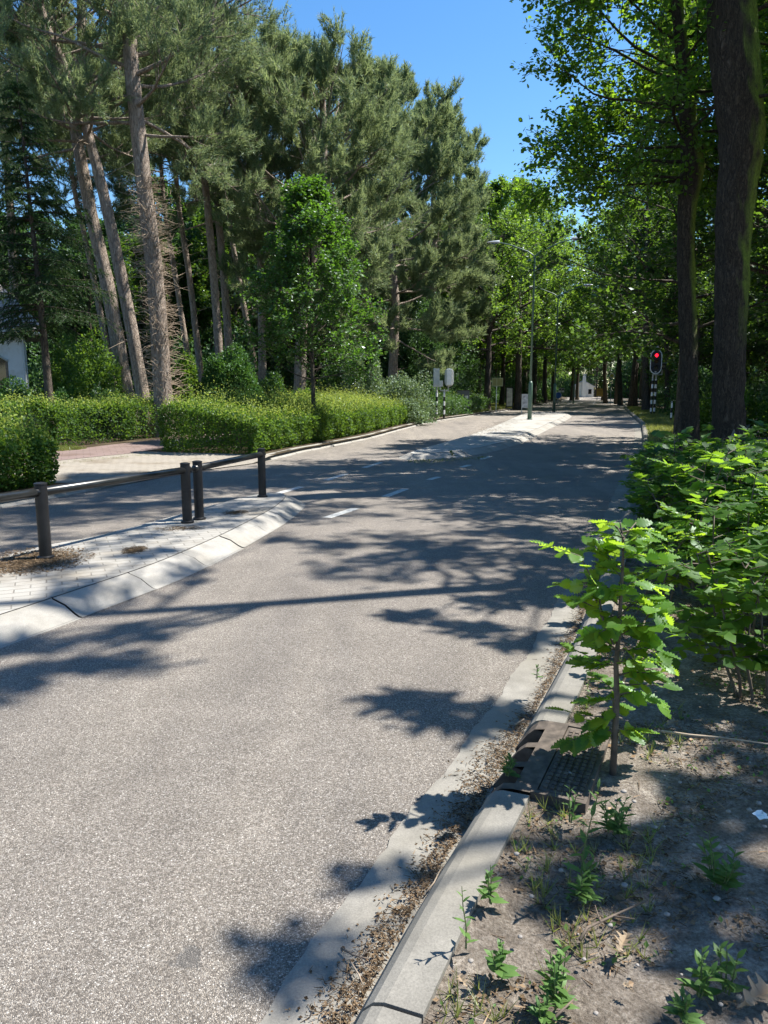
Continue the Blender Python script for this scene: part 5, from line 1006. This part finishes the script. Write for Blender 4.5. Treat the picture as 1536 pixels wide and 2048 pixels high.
# ---------------------------------------------------------------- weeds
def weed(seed, px, py, top, wpx, label, n=4, kind=0, size=.05):
    size *= .8
    """px,py foot in the picture; top pixel row; wpx spread"""
    rg = np.random.default_rng(seed); b = G(px, py, .13); t_ = P(px, top, b[1]); H = max(.03, t_[2] - .13); W_ = wpx / FPX * b[1]; root = thing('weed', b, label, 'weed', 'weeds on the bare verge'); mb = MB(); L = []
    for s in range(n):
        a = rg.uniform(0, 6.28); r = W_ * (.0 if n == 1 else rg.uniform(.1, .5)); st = limb(rg, (math.cos(a) * r * .3, math.sin(a) * r * .3, -.01), (math.cos(a) * r, math.sin(a) * r, H * 1.1), H * rg.uniform(.75, 1.) if n > 1 else H, 6, .1, .05); mb.tube(st, np.linspace(.0028, .001, 7), 5, cap=False); m = int(5 + H * 34)
        for i in range(m):
            f = .08 + .92 * i / m; p, d = at(st, min(f, .99)); az = i * 2.4 + rg.normal(0, .3); el = .25 + f * .7; sz = size * (1.15 - .65 * f) * rg.uniform(.8, 1.2); ax = np.array([math.cos(az) * math.cos(el), math.sin(az) * math.cos(el), math.sin(el)]); L.append((p, ax, nrm(np.array([0, 0, 1.]) + ax * -.4 + rg.normal(0, .15, 3)), sz))
    mb.build('stem', M['stem'], root); tp = beech_leaf(6, wid=(.14, .20, .28)[kind], ser=.0, cor=.0, droop=.25); V, F = emit(L, tp); mk('leaves', V, F, M['weed'], root, True)
for i, a in enumerate(((1163, 1768, 1540, 40, 'tall leafy weed rising in front of the drain cover', 1, 0, .075), (1160, 1790, 1715, 60, 'low leafy rosette at the foot of the tallest weed', 5, 1, .06), (932, 1890, 1752, 30, 'thin dark upright weed standing against the kerb stone', 1, 0, .045), (985, 1800, 1722, 50, 'bright green weed leaning over the kerb edge', 3, 1, .05), (1225, 1660, 1585, 105, 'broad low weed clump just below the sapling', 8, 1, .055), (1435, 1765, 1672, 120, 'leafy weed clump with broad leaves on the right of the bare soil', 7, 1, .062),
    (1110, 2010, 1885, 80, 'straggling weed clump near the bottom middle of the soil', 5, 1, .055), (1000, 1945, 1880, 45, 'small seedling with round leaves beside the kerb', 3, 2, .05), (1395, 1985, 1890, 60, 'upright weed left of the big brown leaf', 3, 1, .06), (1455, 1980, 1880, 60, 'upright weed just behind the big brown leaf', 3, 1, .06), (1085, 2035, 1985, 40, 'tiny weed near the bottom edge of the soil', 4, 1, .045), (1140, 1640, 1560, 30, 'pale slender weed right by the drain corner', 2, 0, .05), (1012, 1548, 1500, 46, 'small weed growing in the gutter below the drain', 4, 1, .05), (1370, 2035, 1975, 40, 'small weed at the bottom right of the soil', 4, 1, .05), (1075, 1352, 1315, 20, 'tiny weed in the gutter beyond the drain', 2, 1, .04), (906, 912, 898, 18, 'tiny bright weed on the nose of the lamp island', 4, 1, .12))): weed(500 + i, *a)
# low ground cover nobody could count
def scatter_verge(n, y0, y1, w0, w1, seed, mask=.0, fn=Rp, z=.125):
    rg = np.random.default_rng(seed); out = []
    while len(out) < n:
        Y = rg.uniform(y0, y1); w_ = rg.uniform(w0, w1); p = fn(Y, w_)
        if mask and (math.sin(p[0] * 5.1 + 1) * math.sin(p[1] * 4.3 + 2) + .5 * math.sin(p[0] * 13) * math.sin(p[1] * 11)) < mask * rg.random(): continue
        out.append((p[0], p[1], z if callable(z) is False else z(Y, w_, p[0], p[1])))
    return np.array(out)
vzz = lambda Y, w_, x, y: vz(Y, w_, x, y) + .004
def stuff(o, cat, label): return tag(o, label, cat, kind='stuff')
rg = np.random.default_rng(90); p = scatter_verge(2600, 1.3, 7, VW + .02, 3.2, 91, .25, z=vzz); n = len(p); a = rg.uniform(0, 6.28, n); ax = np.stack([np.cos(a), np.sin(a), rg.uniform(.1, 1.2, n)], 1)
V, F = leaves(LEAF4, p, nrm(ax), nrm(np.array([0, 0, 1.]) + rg.normal(0, .3, (n, 3))), rg.uniform(.008, .024, n)); stuff(mk('ground_cover', V, F, M['weed']), 'ground cover', 'tiny green seedlings scattered over the verge soil')
def blades(name, p, H, w_, k, seed, mat, label, cat='grass', spread_=.5):
    rg = np.random.default_rng(seed); V, F = needles(p, np.tile([0, 0, 1.], (len(p), 1)), k, H, w_, spread_, rg, .02); return stuff(mk(name, V, F, mat), cat, label)
blades('grass', scatter_verge(170, 1.3, 4.2, VW + .02, .9, 92, .1, z=vzz), .075, .0035, 7, 93, M['grass'], 'thin weedy grass along the back of the kerb')
blades('grass', scatter_verge(5200, 14.5, 60, .42, 2.6, 94, z=.11), .20, .020, 7, 95, M['grass'], 'rough sunlit grass on the right verge near the traffic light')
blades('grass', scatter_verge(5200, 47, 72, .35, 6.5, 96, fn=Lp, z=.11), .24, .03, 8, 97, M['grass'], 'yellow-green grass verge under the trees on the far left side')
blades('grass', scatter_verge(700, 12, 16.5, 2.8, 3.5, 98, fn=Lp, z=.03), .10, .008, 7, 99, M['grass'], 'tufts of grass along the edge of the brick driveway')
blades('grass', scatter_verge(1100, 12, 17.5, 5.2, 5.9, 198, fn=Lp, z=.1), .13, .012, 8, 199, M['grass'], 'grass strip between the red path and the rear hedge')
q = np.array([G(rg.uniform(812, 975), 0, 0) for _ in range(1)]); pp = []
for i in range(260): f = rg.random(); x = 815 + 160 * f; y = 923 - 12 * max(0, (f - .3)) + rg.normal(0, 2.2); pp.append(G(x, y, .006))
blades('grass', np.array(pp), .035, .006, 7, 100, M['grass'], 'dry grass and dirt along the nose of the lamp island')
# ---------------------------------------------------------------- litter: bits of leaf, bark and twig
def litter(name, p, seed, label, s0=.004, s1=.022, mat='litter', lift=.004):
    rg = np.random.default_rng(seed); n = len(p); a = rg.uniform(0, 6.28, n); ax = nrm(np.stack([np.cos(a), np.sin(a), rg.normal(0, .16, n)], 1)); h = n // 2; mb = MB()
    mb.add(*leaves(LEAF4, p[:h] + [0, 0, lift], ax[:h], nrm(np.array([0, 0, 1.]) + rg.normal(0, .35, (h, 3))), rg.uniform(s0, s1, h) ** 1.0))
    l = rg.uniform(s0 * 2, s1 * 2.2, n - h)[:, None]; mb.add(*sticks(p[h:] + [0, 0, lift], p[h:] + [0, 0, lift] + ax[h:] * l, .0011 + s1 * .03, .0006)); return stuff(mb.build(name, M[mat]), 'litter', label)
def gut(n, y0, y1, seed):
    rg = np.random.default_rng(seed); out = []
    while len(out) < n:
        Y = y0 + (y1 - y0) * rg.random() ** 1.3; d = .5 + .5 * math.sin(Y * 3.1 + 2.) * math.sin(Y * 1.3 + .4); w_ = GUT - abs(rg.normal(0, .022 + .05 * d)); 
        if w_ < -.05 or rg.random() > .35 + .65 * d: continue
        p = Rp(Y, w_); out.append((p[0], p[1], .008 + .014 * rg.random() * (w_ > .12)))
    return np.array(out)
litter('leaf_litter', gut(10000, 1.3, 8, 120), 121, 'brown plant debris lying in the gutter against the kerb', .003, .016)
litter('leaf_litter', scatter_verge(26000, 1.3, 7.5, VW + .01, 3.0, 122, .2, z=vzz), 123, 'dry leaf crumbs and bits of bark on the verge soil', .004, .020)
litter('leaf_litter', scatter_verge(2300, 1.3, 8, VW + .1, 3.4, 124, z=vzz), 125, 'pale dry leaf fragments on the verge soil', .010, .030, 'dead')
def patch(n, px0, px1, py0, py1, seed, z=.126):
    rg = np.random.default_rng(seed); out = []
    for i in range(n):
        while 1:
            u, v = rg.normal(0, .42, 2)
            if u * u + v * v < 1: break
        out.append(G((px0 + px1) / 2 + u * (px1 - px0) / 2, (py0 + py1) / 2 + v * (py1 - py0) / 2 - u * (py1 - py0) * .22, z))
    return np.array(out)
litter('leaf_litter', np.concatenate([patch(5200, -60, 190, 1095, 1150, 126), patch(500, 240, 300, 1092, 1108, 127), patch(260, 300, 420, 1052, 1062, 128), patch(300, 440, 500, 1020, 1030, 131)]), 129, 'brown pine needles drifted round the left post on the island', .006, .03)
litter('leaf_litter', np.concatenate([patch(900, 930, 1040, 846, 872, 132), patch(500, 960, 1060, 836, 852, 133), patch(500, 1040, 1120, 822, 836, 134)]), 130, 'brown litter on the paving round the nearest lamp', .012, .04)
# ---------------------------------------------------------------- single dead leaves, sticks, scraps, pebbles
def one(name, px, py, size, az, label, tpl, mat, cat, tilt=.1, z=.135, grp=None):
    b = G(px, py, z); o = thing(name, b, label, cat, grp) if False else None; ax = nrm(np.array([[math.cos(az), math.sin(az), tilt]])); V, F = leaves(tpl, np.zeros((1, 3)) + [0, 0, .006], ax, np.array([[.1, -.1, 1.]]), size); ob = mk(name, V, F, mat, None, False); ob.location = b; return tag(ob, label, cat, grp)
OL = oak_leaf(.32); OF = oak_leaf(.12); m_dl = m_leaf('dead_oak_leaf', (.22, .165, .11), (.34, .27, .19), (.25, .15, .07), .2, .04)
one('dead_leaf', 1232, 1918, .085, .9, 'large curled tan oak leaf lying on the bare soil', OL, m_dl, 'dead leaf', .25, grp='dead leaves on the soil'); one('dead_leaf', 1475, 2020, .13, .35, 'big brown oak leaf at the bottom right corner', OL, m_dl, 'dead leaf', .2, grp='dead leaves on the soil'); one('dead_leaf', 1268, 1988, .032, 2.2, 'small tan leaf below the large curled one', OF, m_dl, 'dead leaf', grp='dead leaves on the soil')
one('dead_leaf', 1028, 1668, .03, .4, 'pale dry leaf lying right behind the kerb', OF, m_dl, 'dead leaf', grp='dead leaves on the soil'); one('dead_leaf', 1330, 1452, .07, .2, 'curled dry leaf at the near end of the long pale stick', OL, m_dl, 'dead leaf', .2, grp='dead leaves on the soil'); one('dead_leaf', 935, 1985, .05, 1.9, 'tan leaf near the bottom beside the kerb', OF, m_dl, 'dead leaf', grp='dead leaves on the soil'); one('dead_leaf', 1330, 1740, .04, 2.6, 'tan leaf among the crumbs above the bare patch', OF, m_dl, 'dead leaf', grp='dead leaves on the soil')
_r = np.random.default_rng(3); PS = (np.array([((i - 2) * .22 + _r.normal(0, .05), j * .22 + _r.normal(0, .05), _r.uniform(0, .3)) for j in range(5) for i in range(5)]), [np.array([(j * 5 + i, j * 5 + i + 1, j * 5 + i + 6, j * 5 + i + 5) for j in range(4) for i in range(4)])])
one('paper_scrap', 1512, 1640, .045, .2, 'crumpled white paper scrap on the dark soil', PS, M['white'], 'litter', .1)
def stick(pts, r, label, mat='twig', z=.135, name='stick', br=()):
    q = [np.array(G(x, y, z + .01 + dz)) for x, y, dz in pts]; b = q[0].copy(); mb = MB(); mb.tube([v - b for v in q], np.linspace(r, r * .5, len(q)), 7)
    for c in br: mb.tube([np.array(G(x, y, z + .01 + dz)) - b for x, y, dz in c], [r * .6, r * .25], 5)
    o = mb.build(name, M[mat], None, True); o.location = b; return tag(o, label, 'stick', 'fallen sticks')
stick(((1322, 1462, 0), (1380, 1470, .01), (1450, 1476, .012), (1550, 1490, .01)), .006, 'long pale straight stick running out of the right edge', 'dead_twig'); stick(((1160, 1880, 0), (1175, 1855, .005), (1225, 1832, .01), (1295, 1800, .004)), .005, 'dark forked stick above the large curled leaf', br=(((1225, 1832, .01), (1270, 1838, .0)), ((1200, 1843, .01), (1190, 1810, .02))))
stick(((1105, 2040, 0), (1125, 2020, .005), (1148, 1998, .008)), .004, 'short stick at the bottom of the soil'); stick(((683, 1896, .0), (705, 1910, .01), (738, 1918, .012)), .0035, 'dark forked stick lying in the gutter', z=.012, br=(((718, 1912, .012), (735, 1935, .0)), ((725, 1912, .01), (750, 1885, .02))))
stick(((852, 1785, .0), (868, 1765, .012), (884, 1733, .03)), .003, 'yellow straw leaning on the kerb face', 'dead_twig', z=.02); stick(((905, 1720, 0), (925, 1690, .012), (950, 1668, .02)), .0035, 'dark stick in the gutter debris below the leaf shadow', z=.012, br=(((925, 1690, .012), (945, 1705, .0)),)); stick(((1030, 1450, 0), (1048, 1438, .01)), .006, 'short pale cut stick in the gutter by the drain', 'dead_twig', z=.012)
stick(((700, 1922, 0), (718, 1950, .012), (726, 1970, .005)), .003, 'straight pale stick in the gutter at the bottom', 'dead_twig', z=.012)
def pebbles():
    rg = np.random.default_rng(140); ic = []; 
    for i in range(46):
        px = rg.uniform(940, 1530); py = rg.uniform(1480, 2040); 
        if px < 1150 + (1900 - py) * .0 and px < 830 + (2048 - py) * .55: continue
        b = G(px, py, .132); r = rg.uniform(.003, .011); s = MB(); th = np.linspace(0, pi, 6); ph_ = np.linspace(0, 2 * pi, 9)[:-1]; V = [(r * math.sin(a) * math.cos(c) * rg.uniform(.85, 1.3), r * math.sin(a) * math.sin(c) * rg.uniform(.85, 1.15), r * .6 * math.cos(a)) for a in th for c in ph_]
        F = [(i_ * 8 + j, (i_ + 1) * 8 + j, (i_ + 1) * 8 + (j + 1) % 8, i_ * 8 + (j + 1) % 8) for i_ in range(5) for j in range(8)]; s.add(V, [np.array(F)]); o = s.build('pebble', M['peb'], None, True); o.location = b; tag(o, 'small pale pebble on the verge soil', 'pebble', 'pebbles on the soil')
M['peb'] = m_plain('pebble', (.22, .20, .18), .8, var=.35, scale=14); pebbles()
